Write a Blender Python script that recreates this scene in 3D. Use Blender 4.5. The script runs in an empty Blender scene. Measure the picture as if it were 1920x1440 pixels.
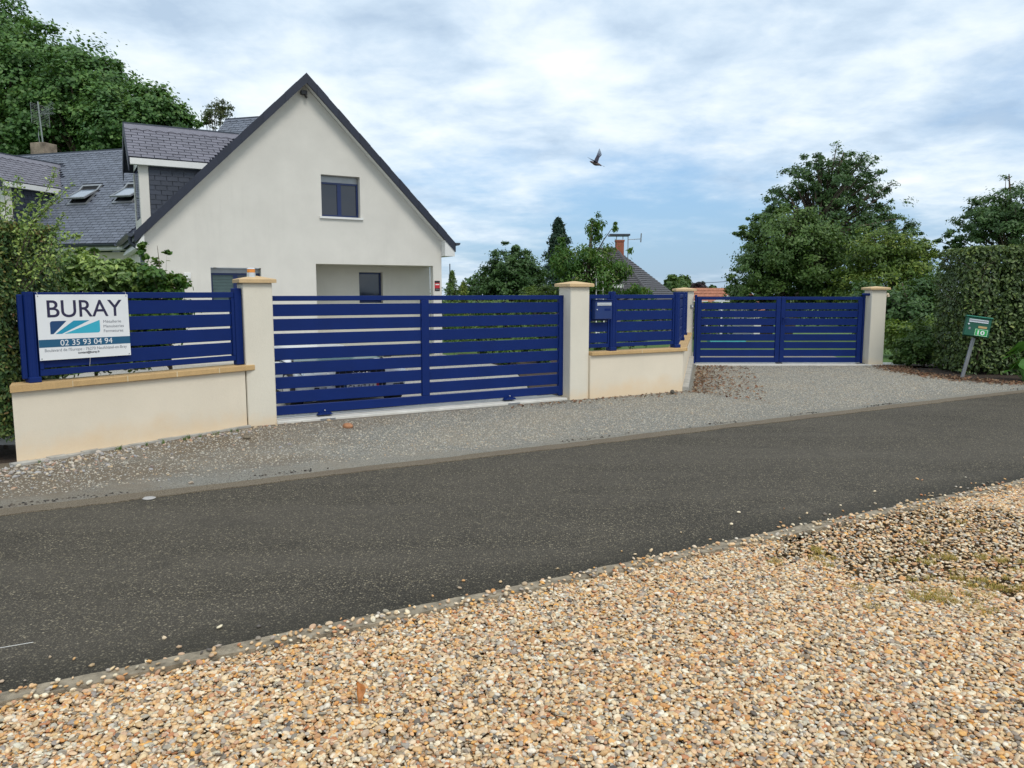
import bpy, math, random
import numpy as np
from mathutils import Vector, Matrix
C = bpy.context
scene = C.scene
COL = scene.collection
rad = math.radians
random.seed(7)

# ------------------------------------------------------------------ camera
cam_d = bpy.data.cameras.new('camera'); cam = bpy.data.objects.new('camera', cam_d); COL.objects.link(cam)
cam.location = (0, 0, 1.65)
cam.rotation_euler = (rad(90 - 6.811), 0, 0)
cam_d.sensor_width = 36; cam_d.lens = 27.0; cam_d.clip_start = .05; cam_d.clip_end = 3000
scene.camera = cam
scene.render.resolution_x = 1024; scene.render.resolution_y = 768
scene.view_settings.view_transform = 'Standard'
scene.view_settings.look = 'None'
scene.view_settings.exposure = 0.50
scene.view_settings.gamma = 1.0
scene.view_settings.use_curve_mapping = False

# ------------------------------------------------------------------ light
SUN_EL, SUN_AZ = rad(52), rad(150)      # azimuth clockwise from +Y : behind and right of the camera
sun_dir = Vector((math.sin(SUN_AZ) * math.cos(SUN_EL), math.cos(SUN_AZ) * math.cos(SUN_EL), math.sin(SUN_EL)))
sd = bpy.data.lights.new('sun', 'SUN'); sd.energy = 1.25; sd.angle = rad(20); sd.color = (1, .94, .85)
so = bpy.data.objects.new('sun', sd); COL.objects.link(so); so.location = (0, 0, 30)
so.rotation_euler = sun_dir.to_track_quat('Z', 'Y').to_euler()

world = bpy.data.worlds.new('World'); scene.world = world; world.use_nodes = True
wn = world.node_tree; wn.nodes.clear()
def N(nt, t, **kw):
    n = nt.nodes.new(t)
    for k, v in kw.items():
        if k == 'inp':
            for a, b in v.items(): n.inputs[a].default_value = b
        else: setattr(n, k, v)
    return n
def L(nt, a, b): nt.links.new(a, b)
def math_(nt, op, a, b=None, c=None, clamp=False):
    n = nt.nodes.new('ShaderNodeMath'); n.operation = op; n.use_clamp = clamp
    for i, v in enumerate((a, b, c)):
        if v is None: continue
        if isinstance(v, (int, float)): n.inputs[i].default_value = v
        else: L(nt, v, n.inputs[i])
    return n.outputs[0]
def ramp(nt, f, stops, interp='LINEAR'):
    n = nt.nodes.new('ShaderNodeValToRGB'); r = n.color_ramp; r.interpolation = interp
    while len(r.elements) < len(stops): r.elements.new(.5)
    for e, (p, c) in zip(r.elements, stops):
        e.position = p; e.color = (*c, 1) if len(c) == 3 else c
    L(nt, f, n.inputs[0]); return n.outputs[0]
def mixc(nt, f, a, b, mode='MIX'):
    n = nt.nodes.new('ShaderNodeMix'); n.data_type = 'RGBA'; n.blend_type = mode
    for s, v in ((0, f), (6, a), (7, b)):
        if isinstance(v, (int, float)): n.inputs[s].default_value = v
        elif isinstance(v, tuple): n.inputs[s].default_value = (*v, 1) if len(v) == 3 else v
        else: L(nt, v, n.inputs[s])
    return n.outputs[2]
def noise(nt, vec, scale, detail=4, rough=.5, dist=0, dims='3D'):
    n = N(nt, 'ShaderNodeTexNoise', noise_dimensions=dims, inp={'Scale': scale, 'Detail': detail, 'Roughness': rough, 'Distortion': dist})
    if vec is not None: L(nt, vec, n.inputs['Vector'])
    return n.outputs['Fac']

def build_sky():
    nt = wn
    out = N(nt, 'ShaderNodeOutputWorld')
    sky = N(nt, 'ShaderNodeTexSky', sky_type='NISHITA', sun_disc=False, sun_elevation=SUN_EL, sun_rotation=SUN_AZ)
    sky.air_density = 1.0; sky.dust_density = 0.0; sky.ozone_density = 3.0
    bg = N(nt, 'ShaderNodeBackground', inp={'Strength': .13}); tint = mixc(nt, 1.0, sky.outputs[0], (.70, .78, .82), 'MULTIPLY')
    tc = N(nt, 'ShaderNodeTexCoord')
    sx = N(nt, 'ShaderNodeSeparateXYZ'); L(nt, tc.outputs['Generated'], sx.inputs[0])
    low = N(nt, 'ShaderNodeMapRange', interpolation_type='SMOOTHSTEP'); L(nt, sx.outputs[2], low.inputs[0])
    low.inputs[1].default_value = -.02; low.inputs[2].default_value = .30; low.inputs[3].default_value = .85; low.inputs[4].default_value = 0
    L(nt, mixc(nt, low.outputs[0], tint, (1.45, 2.30, 3.60)), bg.inputs[0])
    zc = math_(nt, 'MAXIMUM', sx.outputs[2], 0.0)
    den = math_(nt, 'ADD', zc, .17)
    px = math_(nt, 'DIVIDE', sx.outputs[0], den); py = math_(nt, 'DIVIDE', sx.outputs[1], den)
    cb = N(nt, 'ShaderNodeCombineXYZ'); L(nt, px, cb.inputs[0]); L(nt, py, cb.inputs[1]); cb.inputs[2].default_value = 3.7
    p = cb.outputs[0]
    big = noise(nt, p, .8, 3, .5, .3)
    mid = noise(nt, p, 2.0, 8, .56, .2)
    fine = noise(nt, p, 9.0, 6, .6, .1)
    cov = math_(nt, 'ADD', math_(nt, 'MULTIPLY', big, .75), math_(nt, 'MULTIPLY', mid, .62))
    cov = math_(nt, 'ADD', cov, math_(nt, 'MULTIPLY', fine, .22))
    # clearer air: holes in the cloud sheet
    def hole(d, w, amt, cov):
        v = Vector(d).normalized()
        dt = N(nt, 'ShaderNodeVectorMath', operation='DOT_PRODUCT'); L(nt, tc.outputs['Generated'], dt.inputs[0]); dt.inputs[1].default_value = v
        m = N(nt, 'ShaderNodeMapRange', interpolation_type='SMOOTHSTEP'); L(nt, dt.outputs['Value'], m.inputs[0])
        m.inputs[1].default_value = math.cos(rad(w)); m.inputs[2].default_value = 1.0
        m.inputs[3].default_value = 0; m.inputs[4].default_value = amt
        return math_(nt, 'SUBTRACT', cov, m.outputs[0])
    for d, w, a in HOLES: cov = hole(d, w, a, cov)
    # thin the sheet near the horizon
    hz = N(nt, 'ShaderNodeMapRange', interpolation_type='SMOOTHSTEP'); L(nt, sx.outputs[2], hz.inputs[0])
    hz.inputs[1].default_value = .0; hz.inputs[2].default_value = .16; hz.inputs[3].default_value = .20; hz.inputs[4].default_value = 0
    cov = math_(nt, 'SUBTRACT', cov, hz.outputs[0])
    mask = N(nt, 'ShaderNodeMapRange', interpolation_type='SMOOTHSTEP'); L(nt, cov, mask.inputs[0])
    mask.inputs[1].default_value = .22; mask.inputs[2].default_value = .68; mask.inputs[3].default_value = .0; mask.inputs[4].default_value = .97
    # cloud tone: thick parts a little grey, thin parts bright
    tone = noise(nt, p, 1.4, 6, .55, .2)
    tone2 = noise(nt, p, 4.2, 7, .58, .2)
    tf = math_(nt, 'ADD', math_(nt, 'MULTIPLY', tone, .6), math_(nt, 'MULTIPLY', tone2, .4))
    ccol = ramp(nt, tf, [(.35, (.36, .46, .58)), (.45, (.48, .58, .685)), (.54, (.62, .695, .755)), (.64, (.74, .775, .79))])
    bgc = N(nt, 'ShaderNodeBackground', inp={'Strength': 1.0}); L(nt, ccol, bgc.inputs[0])
    ms = N(nt, 'ShaderNodeMixShader'); L(nt, mask.outputs[0], ms.inputs[0]); L(nt, bg.outputs[0], ms.inputs[1]); L(nt, bgc.outputs[0], ms.inputs[2])
    L(nt, ms.outputs[0], out.inputs[0])
HOLES = [((.33, 1, .47), 7, .26), ((-.13, 1, .31), 6, .20), ((.26, 1, .03), 15, .40), ((.62, 1, .13), 12, .24), ((-.04, 1, .06), 13, .26)]
build_sky()

# ------------------------------------------------------------------ materials
MATS = {}
def new_mat(name):
    m = bpy.data.materials.new(name); m.use_nodes = True; nt = m.node_tree
    b = nt.nodes['Principled BSDF']; MATS[name] = m
    return m, nt, b
def coords(nt, kind='Object'):
    return N(nt, 'ShaderNodeTexCoord').outputs[kind]
def bump(nt, b, h, strength, dist):
    n = N(nt, 'ShaderNodeBump', inp={'Strength': strength, 'Distance': dist}); L(nt, h, n.inputs['Height']); L(nt, n.outputs[0], b.inputs['Normal'])
    return n
def scl(c, k): return tuple(v * k for v in c)
def simple(name, col, rough=.6, metal=0, var=.12, vs=6, bs=0, bd=.002, bscale=150, spec=.5):
    m, nt, b = new_mat(name); co = coords(nt)
    f = noise(nt, co, vs, 5, .6)
    L(nt, ramp(nt, f, [(.3, scl(col, 1 - var)), (.7, scl(col, 1 + var))]), b.inputs['Base Color'])
    b.inputs['Roughness'].default_value = rough; b.inputs['Metallic'].default_value = metal
    b.inputs['Specular IOR Level'].default_value = spec
    if bs: bump(nt, b, noise(nt, co, bscale, 3, .6), bs, bd)
    return m
def stucco(name, col, stain, zlo, zhi, streak=.0, grain=.5):
    m, nt, b = new_mat(name); co = coords(nt)
    f = noise(nt, co, 1.3, 6, .6)
    base = ramp(nt, f, [(.3, scl(col, .93)), (.7, scl(col, 1.05))])
    g = noise(nt, co, 220, 2, .6)
    base = mixc(nt, .16, base, ramp(nt, g, [(.35, scl(col, .6)), (.65, scl(col, 1.25))]))
    sx = N(nt, 'ShaderNodeSeparateXYZ'); L(nt, co, sx.inputs[0])
    n2 = noise(nt, co, 2.2, 6, .65)
    h = math_(nt, 'ADD', sx.outputs[2], math_(nt, 'MULTIPLY', math_(nt, 'SUBTRACT', n2, .5), -.55))
    mr = N(nt, 'ShaderNodeMapRange', interpolation_type='SMOOTHSTEP'); L(nt, h, mr.inputs[0])
    mr.inputs[1].default_value = zlo; mr.inputs[2].default_value = zhi; mr.inputs[3].default_value = .65; mr.inputs[4].default_value = 0
    base = mixc(nt, mr.outputs[0], base, stain)
    if streak:
        mp = N(nt, 'ShaderNodeMapping'); mp.inputs['Scale'].default_value = (5, 5, .35); L(nt, co, mp.inputs[0])
        s = noise(nt, mp.outputs[0], 1.5, 6, .65)
        sp = noise(nt, co, .35, 3, .5)
        k = math_(nt, 'MULTIPLY', ramp(nt, s, [(.5, (0, 0, 0)), (.75, (1, 1, 1))]), ramp(nt, sp, [(.42, (0, 0, 0)), (.62, (1, 1, 1))]))
        base = mixc(nt, math_(nt, 'MULTIPLY', k, streak), base, scl(col, .62))
    L(nt, base, b.inputs['Base Color']); b.inputs['Roughness'].default_value = .95
    b.inputs['Specular IOR Level'].default_value = .15
    hh = math_(nt, 'ADD', noise(nt, co, 110, 4, .7), math_(nt, 'MULTIPLY', noise(nt, co, 30, 2, .5), .5))
    bump(nt, b, hh, grain, .004)
    return m
M_WALL = stucco('cream_render', (.78, .695, .56), (.78, .58, .36), .0, .32, streak=.10, grain=.8)
M_PILL = stucco('pillar_render', (.75, .70, .59), (.76, .59, .39), .0, .22, streak=.12, grain=.8)
M_HOUSE = stucco('house_render', (.68, .655, .60), (.6, .55, .45), -.3, .1, streak=.2, grain=.5)
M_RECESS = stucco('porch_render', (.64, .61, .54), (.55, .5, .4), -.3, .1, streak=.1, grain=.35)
def stone_mat(name, col):
    m, nt, b = new_mat(name); co = coords(nt)
    oi = N(nt, 'ShaderNodeObjectInfo')
    f = math_(nt, 'ADD', math_(nt, 'MULTIPLY', noise(nt, co, 9, 6, .65), .8), math_(nt, 'MULTIPLY', oi.outputs['Random'], .22))
    c = ramp(nt, f, [(.3, scl(col, .82)), (.62, scl(col, 1.08)), (.8, scl(col, 1.2))])
    sp = noise(nt, co, 170, 3, .7)
    c = mixc(nt, .35, c, ramp(nt, sp, [(.35, scl(col, .55)), (.6, scl(col, 1.25))]))
    L(nt, c, b.inputs['Base Color']); b.inputs['Roughness'].default_value = .85
    bump(nt, b, noise(nt, co, 120, 4, .7), .35, .003); return m
M_COPE = stone_mat('ochre_coping_stone', (.56, .37, .17))
M_CAP = stone_mat('pale_ochre_cap_stone', (.62, .44, .24))
M_CONC = simple('concrete', (.40, .385, .35), .9, var=.25, vs=7, bs=.4, bd=.004, bscale=90)
M_CONC2 = simple('pale_concrete', (.62, .60, .55), .88, var=.15, vs=5, bs=.3, bd=.003, bscale=90)
M_MORTAR = simple('pale_mortar', (.66, .55, .36), .95, var=.1)
def paint(name, col, rough=.38, spec=.5):
    m, nt, b = new_mat(name); co = coords(nt); b.inputs['Specular IOR Level'].default_value = spec
    f = noise(nt, co, 2.5, 5, .6)
    L(nt, ramp(nt, f, [(.3, scl(col, .93)), (.7, scl(col, 1.1))]), b.inputs['Base Color'])
    L(nt, ramp(nt, noise(nt, co, 14, 5, .65), [(.3, (rough * .85,) * 3), (.7, (min(1, rough * 1.25),) * 3)]), b.inputs['Roughness'])
    bump(nt, b, noise(nt, co, 500, 2, .6), .08, .0006)
    return m
M_BLUE = paint('blue_powder_coat', (.0026, .0185, .125), .50, .22)
M_BLUE2 = paint('blue_mailbox_paint', (.012, .035, .15), .35)
M_WFRAME = paint('dark_blue_window_paint', (.008, .02, .09), .3)
M_GREEN = paint('green_mailbox_paint', (.008, .095, .055), .35)
M_WHITE = simple('white_pvc', (.72, .72, .70), .45, var=.04)
M_WHITEP = simple('white_sign_board', (.80, .81, .82), .4, var=.03, vs=3)
M_GREY = simple('grey_metal', (.32, .33, .34), .4, metal=.6, var=.1)
M_GREYP = simple('dark_grey_zinc', (.055, .065, .085), .45, metal=.3, var=.2)
M_ALU = simple('brushed_aluminium', (.78, .80, .82), .3, metal=.6, var=.05)
M_BLACK = simple('black_plastic', (.012, .012, .013), .35, var=.2)
M_RUBBER = simple('tyre_rubber', (.02, .02, .02), .8, var=.2)
M_CAR = simple('white_car_paint', (.70, .72, .74), .18, var=.02)
M_CHROME = simple('chrome', (.8, .8, .82), .12, metal=1, var=.02)
M_LAMPG = simple('headlight_glass', (.5, .53, .56), .1, metal=.6, var=.3, vs=25)
M_NAVY = simple('navy_ink', (.022, .018, .06), .4, var=.02)
M_SBLUE = simple('deep_blue_ink', (.012, .10, .20), .4, var=.02)
M_CBLUE = simple('cyan_ink', (.012, .29, .45), .4, var=.02)
M_CBLUE2 = simple('light_cyan_ink', (.04, .42, .56), .4, var=.02)
M_MBLUE = simple('middle_blue_ink', (.01, .055, .16), .4, var=.02)
M_GINK = simple('grey_ink', (.24, .25, .28), .5, var=.02)
M_KINK = simple('black_ink', (.02, .02, .03), .5, var=.02)
M_ORANGE = simple('amber_plastic', (.80, .30, .06), .25, var=.1)
M_RED = simple('red_print', (.50, .02, .03), .4, var=.05)
M_BRASS = simple('brass_plate', (.55, .38, .16), .35, metal=.3, var=.1)
M_LGREEN = simple('bright_green_enamel', (.02, .38, .07), .3, var=.05)
M_BARK = simple('bark', (.085, .062, .045), .95, var=.4, vs=12, bs=.8, bd=.02, bscale=25)
M_BRICK = simple('red_brick', (.30, .10, .06), .9, var=.35, vs=30, bs=.5, bd=.01, bscale=60)
M_CHIM = simple('stained_chimney_render', (.25, .20, .15), .95, var=.5, vs=4, bs=.5, bd=.01, bscale=40)
M_REDTILE = simple('orange_roof_tile', (.36, .15, .09), .85, var=.3, vs=6)
M_DIRT = simple('dark_soil', (.045, .028, .018), 1, var=.5, vs=9, bs=1, bd=.03, bscale=30)
M_DEADLEAF = simple('dead_leaf', (.24, .095, .035), .8, var=.5, vs=8)
M_LEAFORANGE = simple('orange_brown_leaf', (.42, .16, .035), .55, var=.3, vs=30)
M_DARK = simple('dark_interior', (.012, .013, .015), .8)
def glass_mat(name, col, rough=.06):
    m, nt, b = new_mat(name); b.inputs['Base Color'].default_value = (*col, 1); b.inputs['Roughness'].default_value = rough
    b.inputs['Specular IOR Level'].default_value = .8
    bump(nt, b, noise(nt, coords(nt), 1.2, 2, .5), .06, .05); return m
M_GLASS = glass_mat('dark_window_glass', (.012, .017, .03))
M_GLASSC = glass_mat('windscreen_glass', (.10, .17, .19), .08)
M_SKYG = glass_mat('skylight_glass', (.25, .30, .36), .08)

def slate_mat(name, col, spread=.34, rough=.42):
    m, nt, b = new_mat(name); co = coords(nt)
    at = N(nt, 'ShaderNodeAttribute', attribute_name='tint')
    oi = N(nt, 'ShaderNodeObjectInfo')
    r = math_(nt, 'FRACT', math_(nt, 'ADD', at.outputs['Fac'], oi.outputs['Random']))
    c = ramp(nt, r, [(0, scl(col, 1 - spread)), (.5, col), (1, scl(col, 1 + spread))])
    f = noise(nt, co, 14, 6, .65)
    c = mixc(nt, .5, c, ramp(nt, f, [(.3, scl(col, .7)), (.7, scl(col, 1.3))]))
    L(nt, c, b.inputs['Base Color'])
    L(nt, ramp(nt, noise(nt, co, 30, 4, .6), [(.3, (rough * .8,) * 3), (.7, (rough * 1.3,) * 3)]), b.inputs['Roughness'])
    bump(nt, b, noise(nt, co, 60, 4, .7), .35, .004); return m
M_SLATE = slate_mat('roof_slate', (.128, .142, .178))
M_SLATEP = slate_mat('purple_grey_slate', (.160, .155, .185), .28)
M_SLATEK = slate_mat('dark_cladding_slate', (.028, .035, .055), .25)
M_SLATEB = slate_mat('slate_verge', (.015, .019, .036), .2)
M_TILE = slate_mat('dark_concrete_tile', (.085, .082, .09), .2, .6)

def leaf_mat(name, cols, rough=.5, trans=.3, spec=.4):
    m, nt, b = new_mat(name)
    at = N(nt, 'ShaderNodeAttribute', attribute_name='tint')
    st = [(i / (len(cols) - 1), c) for i, c in enumerate(cols)]
    c = ramp(nt, at.outputs['Fac'], st)
    L(nt, c, b.inputs['Base Color']); b.inputs['Roughness'].default_value = rough; b.inputs['Specular IOR Level'].default_value = spec
    tr = N(nt, 'ShaderNodeBsdfTranslucent'); L(nt, mixc(nt, .5, c, (.14, .22, .02), 'MIX'), tr.inputs[0])
    ms = N(nt, 'ShaderNodeMixShader', inp={0: trans}); L(nt, b.outputs[0], ms.inputs[1]); L(nt, tr.outputs[0], ms.inputs[2])
    L(nt, ms.outputs[0], nt.nodes['Material Output'].inputs[0]); return m
M_LF_MAPLE = leaf_mat('maple_leaves', [(0.047, 0.118, 0.032), (0.079, 0.175, 0.043), (0.127, 0.246, 0.057), (0.220, 0.320, 0.090)])
M_LF_DARK = leaf_mat('dark_tree_leaves', [(0.038, 0.085, 0.028), (0.062, 0.129, 0.034), (0.105, 0.185, 0.044)], trans=.22)
M_LF_MID = leaf_mat('mid_green_leaves', [(0.048, 0.106, 0.025), (0.092, 0.164, 0.034), (0.155, 0.232, 0.048)], trans=.25)
M_LF_YEL = leaf_mat('yellow_green_leaves', [(0.066, 0.124, 0.027), (0.143, 0.220, 0.038), (0.325, 0.364, 0.057)], trans=.3)
M_LF_CHERRY = leaf_mat('cherry_leaves', [(0.033, 0.099, 0.018), (0.066, 0.166, 0.026), (0.132, 0.225, 0.039), (0.212, 0.198, 0.053)], trans=.35)
M_LF_CONIF = leaf_mat('conifer_needles', [(0.010, 0.034, 0.021), (0.018, 0.052, 0.029), (0.031, 0.072, 0.036)], trans=.08)
M_LF_HEDGE = leaf_mat('laurel_hedge_leaves', [(0.033, 0.062, 0.021), (0.067, 0.109, 0.031), (0.127, 0.189, 0.050), (0.253, 0.291, 0.071)], rough=.45, trans=.12, spec=.35)
M_LF_LAUREL = leaf_mat('garden_shrub_leaves', [(0.062, 0.133, 0.030), (0.134, 0.230, 0.050), (0.290, 0.407, 0.094), (0.498, 0.601, 0.170)], rough=.4, trans=.25, spec=.55)
M_LF_BOX = leaf_mat('small_hedge_leaves', [(0.033, 0.080, 0.027), (0.060, 0.124, 0.036), (0.110, 0.170, 0.044), (0.240, 0.240, 0.070), (0.280, 0.120, 0.060)], trans=.2)
M_LF_BIG = leaf_mat('broad_weed_leaves', [(0.057, 0.172, 0.023), (0.092, 0.253, 0.034), (0.138, 0.322, 0.057)], trans=.35)
M_LF_BIRCH = leaf_mat('birch_leaves', [(0.048, 0.072, 0.024), (0.090, 0.108, 0.036), (0.144, 0.144, 0.054)], trans=.3)
M_LF_PURPLE = leaf_mat('purple_leaves', [(0.029, 0.014, 0.021), (0.052, 0.023, 0.032)], trans=.2)
M_GRASSB = leaf_mat('grass_blades', [(.04, .10, .015), (.07, .16, .02), (.12, .20, .03)], trans=.3)
M_STRAW = leaf_mat('dry_grass', [(.36, .24, .05), (.50, .36, .08), (.30, .27, .04), (.60, .46, .15)], trans=.08)
M_PETALP = simple('pink_petals', (.65, .35, .38), .6, var=.2)
M_PETALY = simple('yellow_petals', (.75, .6, .04), .6, var=.2)

# ground materials
def pebble_mat(name, cols, rough=.55):
    m, nt, b = new_mat(name)
    at = N(nt, 'ShaderNodeAttribute', attribute_type='INSTANCER', attribute_name='tint')
    c = ramp(nt, at.outputs['Fac'], [((i + .5) / len(cols), c) for i, c in enumerate(cols)], 'LINEAR')
    co = coords(nt); ad = N(nt, 'ShaderNodeVectorMath', operation='ADD')
    sc = N(nt, 'ShaderNodeVectorMath', operation='SCALE'); L(nt, at.outputs['Fac'], sc.inputs['Scale']); sc.inputs[0].default_value = (91, 53, 77)
    L(nt, co, ad.inputs[0]); L(nt, sc.outputs[0], ad.inputs[1])
    f = noise(nt, ad.outputs[0], 1.6, 5, .65)
    mk = N(nt, 'ShaderNodeMix', data_type='RGBA', blend_type='MULTIPLY'); mk.inputs[0].default_value = .7
    L(nt, c, mk.inputs[6]); L(nt, ramp(nt, f, [(.3, (.62, .56, .5)), (.6, (1.1, 1.1, 1.1))]), mk.inputs[7])
    L(nt, mk.outputs[2], b.inputs['Base Color']); b.inputs['Roughness'].default_value = rough
    bump(nt, b, noise(nt, ad.outputs[0], 6, 4, .6), .15, .05); return m
M_PEB = pebble_mat('river_pebbles', [(0.757, 0.581, 0.359), (0.627, 0.280, 0.070), (0.860, 0.747, 0.547), (0.563, 0.395, 0.207), (0.216, 0.177, 0.137), (0.860, 0.799, 0.622), (0.757, 0.415, 0.123), (0.389, 0.342, 0.292), (0.801, 0.602, 0.339), (0.076, 0.067, 0.064),
                                     (0.860, 0.758, 0.537), (0.476, 0.171, 0.056), (0.649, 0.519, 0.359), (0.779, 0.395, 0.081), (0.843, 0.758, 0.613), (0.281, 0.244, 0.217), (0.713, 0.488, 0.227), (0.497, 0.270, 0.123)])
M_GRIT = pebble_mat('grey_crushed_stone', [(0.380, 0.369, 0.320), (0.500, 0.466, 0.387), (0.280, 0.281, 0.266), (0.580, 0.514, 0.396), (0.400, 0.398, 0.369), (0.680, 0.592, 0.441), (0.180, 0.179, 0.171), (0.540, 0.504, 0.432), (0.460, 0.339, 0.216), (0.420, 0.417, 0.392)], .8)
M_RUBBLE = pebble_mat('mixed_rubble', [(.55, .48, .40), (.34, .34, .35), (.44, .25, .16), (.62, .55, .42), (.40, .40, .41), (.26, .25, .25), (.50, .38, .24)], .8)
M_LITTER = pebble_mat('dead_leaf_litter', [(.22, .10, .055), (.30, .18, .09), (.12, .055, .03), (.38, .28, .16), (.26, .12, .065), (.18, .12, .08)], .8)

def asphalt():
    m, nt, b = new_mat('asphalt'); co = coords(nt)
    v = N(nt, 'ShaderNodeTexVoronoi', inp={'Scale': 68, 'Randomness': 1}); L(nt, co, v.inputs['Vector'])
    s = N(nt, 'ShaderNodeSeparateColor'); L(nt, v.outputs['Color'], s.inputs[0])
    v2 = N(nt, 'ShaderNodeTexVoronoi', inp={'Scale': 140, 'Randomness': 1}); L(nt, co, v2.inputs['Vector'])
    s2 = N(nt, 'ShaderNodeSeparateColor'); L(nt, v2.outputs['Color'], s2.inputs[0])
    big = noise(nt, co, .55, 5, .6)
    base = ramp(nt, big, [(.3, (.036, .031, .024)), (.7, (.064, .055, .042))])
    chips = ramp(nt, s.outputs[0], [(0, (.022, .02, .017)), (.35, (.062, .054, .041)), (.6, (.115, .098, .066)), (.86, (.25, .21, .135)), (1, (.42, .36, .25))])
    chipm = math_(nt, 'MULTIPLY', ramp(nt, v.outputs['Distance'], [(.28, (1, 1, 1)), (.5, (0, 0, 0))]), ramp(nt, s.outputs[1], [(.1, (0, 0, 0)), (.35, (1, 1, 1))]))
    c = mixc(nt, math_(nt, 'MULTIPLY', chipm, .9), base, chips)
    small = math_(nt, 'MULTIPLY', ramp(nt, v2.outputs['Distance'], [(.25, (1, 1, 1)), (.5, (0, 0, 0))]), ramp(nt, s2.outputs[1], [(.55, (0, 0, 0)), (.75, (1, 1, 1))]))
    c = mixc(nt, small, c, (.24, .21, .155))
    # dusty bands worn along the road direction
    mp = N(nt, 'ShaderNodeMapping'); mp.inputs['Rotation'].default_value = (0, 0, rad(-30)); mp.inputs['Scale'].default_value = (.25, 1.5, 1); L(nt, co, mp.inputs[0])
    band = ramp(nt, noise(nt, mp.outputs[0], 1.0, 5, .6, .3), [(.42, (0, 0, 0)), (.7, (1, 1, 1))])
    c = mixc(nt, math_(nt, 'MULTIPLY', band, .5), c, (.115, .10, .078))
    stain = ramp(nt, noise(nt, co, 1.7, 7, .7, .6), [(.28, (1, 1, 1)), (.42, (0, 0, 0))])
    c = mixc(nt, math_(nt, 'MULTIPLY', stain, .35), c, (.018, .016, .013))
    # untravelled strip along the near kerb keeps its dark binder
    sx = N(nt, 'ShaderNodeSeparateXYZ'); L(nt, co, sx.inputs[0])
    dn = math_(nt, 'ADD', math_(nt, 'MULTIPLY', sx.outputs[0], -.4816), math_(nt, 'MULTIPLY', sx.outputs[1], .8764))
    dn = math_(nt, 'ADD', dn, math_(nt, 'MULTIPLY', noise(nt, co, 2.5, 6, .65), .5))
    mr = N(nt, 'ShaderNodeMapRange', interpolation_type='SMOOTHSTEP'); L(nt, dn, mr.inputs[0])
    mr.inputs[1].default_value = 3.85; mr.inputs[2].default_value = 4.35; mr.inputs[3].default_value = .55; mr.inputs[4].default_value = 0
    c = mixc(nt, mr.outputs[0], c, (.020, .019, .013))
    L(nt, c, b.inputs['Base Color']); b.inputs['Roughness'].default_value = .85; b.inputs['Specular IOR Level'].default_value = .22
    h = math_(nt, 'SUBTRACT', 1.0, v.outputs['Distance'])
    h = math_(nt, 'ADD', h, math_(nt, 'MULTIPLY', math_(nt, 'SUBTRACT', 1.0, v2.outputs['Distance']), .5))
    bump(nt, b, h, .55, .006); return m
M_ASPH = asphalt()
def grit_ground(name, cols, scale=60, patch=None, pc=(.2, .15, .1), brown=False):
    m, nt, b = new_mat(name); co = coords(nt)
    v = N(nt, 'ShaderNodeTexVoronoi', inp={'Scale': scale, 'Randomness': 1}); L(nt, co, v.inputs['Vector'])
    s = N(nt, 'ShaderNodeSeparateColor'); L(nt, v.outputs['Color'], s.inputs[0])
    c = ramp(nt, s.outputs[0], [(i / (len(cols) - 1), q) for i, q in enumerate(cols)])
    c = mixc(nt, ramp(nt, v.outputs['Distance'], [(.35, (0, 0, 0)), (.7, (.8, .8, .8))]), c, scl(cols[0], .45))
    big = noise(nt, co, .8, 6, .65, .3)
    c = mixc(nt, ramp(nt, big, [(.45, (0, 0, 0)), (.66, (.75, .75, .75))]), c, pc)
    if brown:      # trodden brown earth takes over towards the left end of the verge
        sx = N(nt, 'ShaderNodeSeparateXYZ'); L(nt, co, sx.inputs[0])
        h = math_(nt, 'ADD', math_(nt, 'ADD', sx.outputs[0], math_(nt, 'MULTIPLY', sx.outputs[1], -.35)), math_(nt, 'MULTIPLY', math_(nt, 'SUBTRACT', noise(nt, co, 1.1, 6, .65), .5), 7))
        mr = N(nt, 'ShaderNodeMapRange', interpolation_type='SMOOTHSTEP'); L(nt, h, mr.inputs[0])
        mr.inputs[1].default_value = -7.1; mr.inputs[2].default_value = -3.9; mr.inputs[3].default_value = .75; mr.inputs[4].default_value = 0
        c = mixc(nt, mr.outputs[0], c, (.17, .125, .08))
    L(nt, c, b.inputs['Base Color']); b.inputs['Roughness'].default_value = .95; b.inputs['Specular IOR Level'].default_value = .2
    bump(nt, b, math_(nt, 'SUBTRACT', 1.0, v.outputs['Distance']), .8, .012); return m
M_VERGE = grit_ground('verge_grit', [(.26, .245, .205), (.36, .345, .30), (.30, .29, .26), (.44, .41, .34)], 95, pc=(.30, .26, .20), brown=True)
M_BED = grit_ground('brown_earth_between_pebbles', [(.06, .036, .016), (.12, .075, .03), (.085, .052, .022)], 70, pc=(.085, .055, .018))
M_DUST = grit_ground('sandy_dust', [(.21, .17, .12), (.30, .25, .18), (.25, .205, .15)], 110, pc=(.17, .135, .10))
M_DRIVE = grit_ground('inner_drive', [(.40, .385, .35), (.50, .48, .44), (.45, .43, .39)], 50, pc=(.42, .39, .34))
def lawn_mat():
    m, nt, b = new_mat('lawn'); co = coords(nt)
    c = ramp(nt, noise(nt, co, .6, 6, .65), [(.3, (.045, .10, .018)), (.55, (.075, .15, .025)), (.75, (.12, .17, .04))])
    c = mixc(nt, .4, c, ramp(nt, noise(nt, co, 45, 3, .7), [(.3, (.02, .05, .008)), (.7, (.12, .22, .04))]))
    L(nt, c, b.inputs['Base Color']); b.inputs['Roughness'].default_value = .9
    bump(nt, b, noise(nt, co, 60, 4, .7), .8, .03); return m
M_LAWN = lawn_mat()

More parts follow.
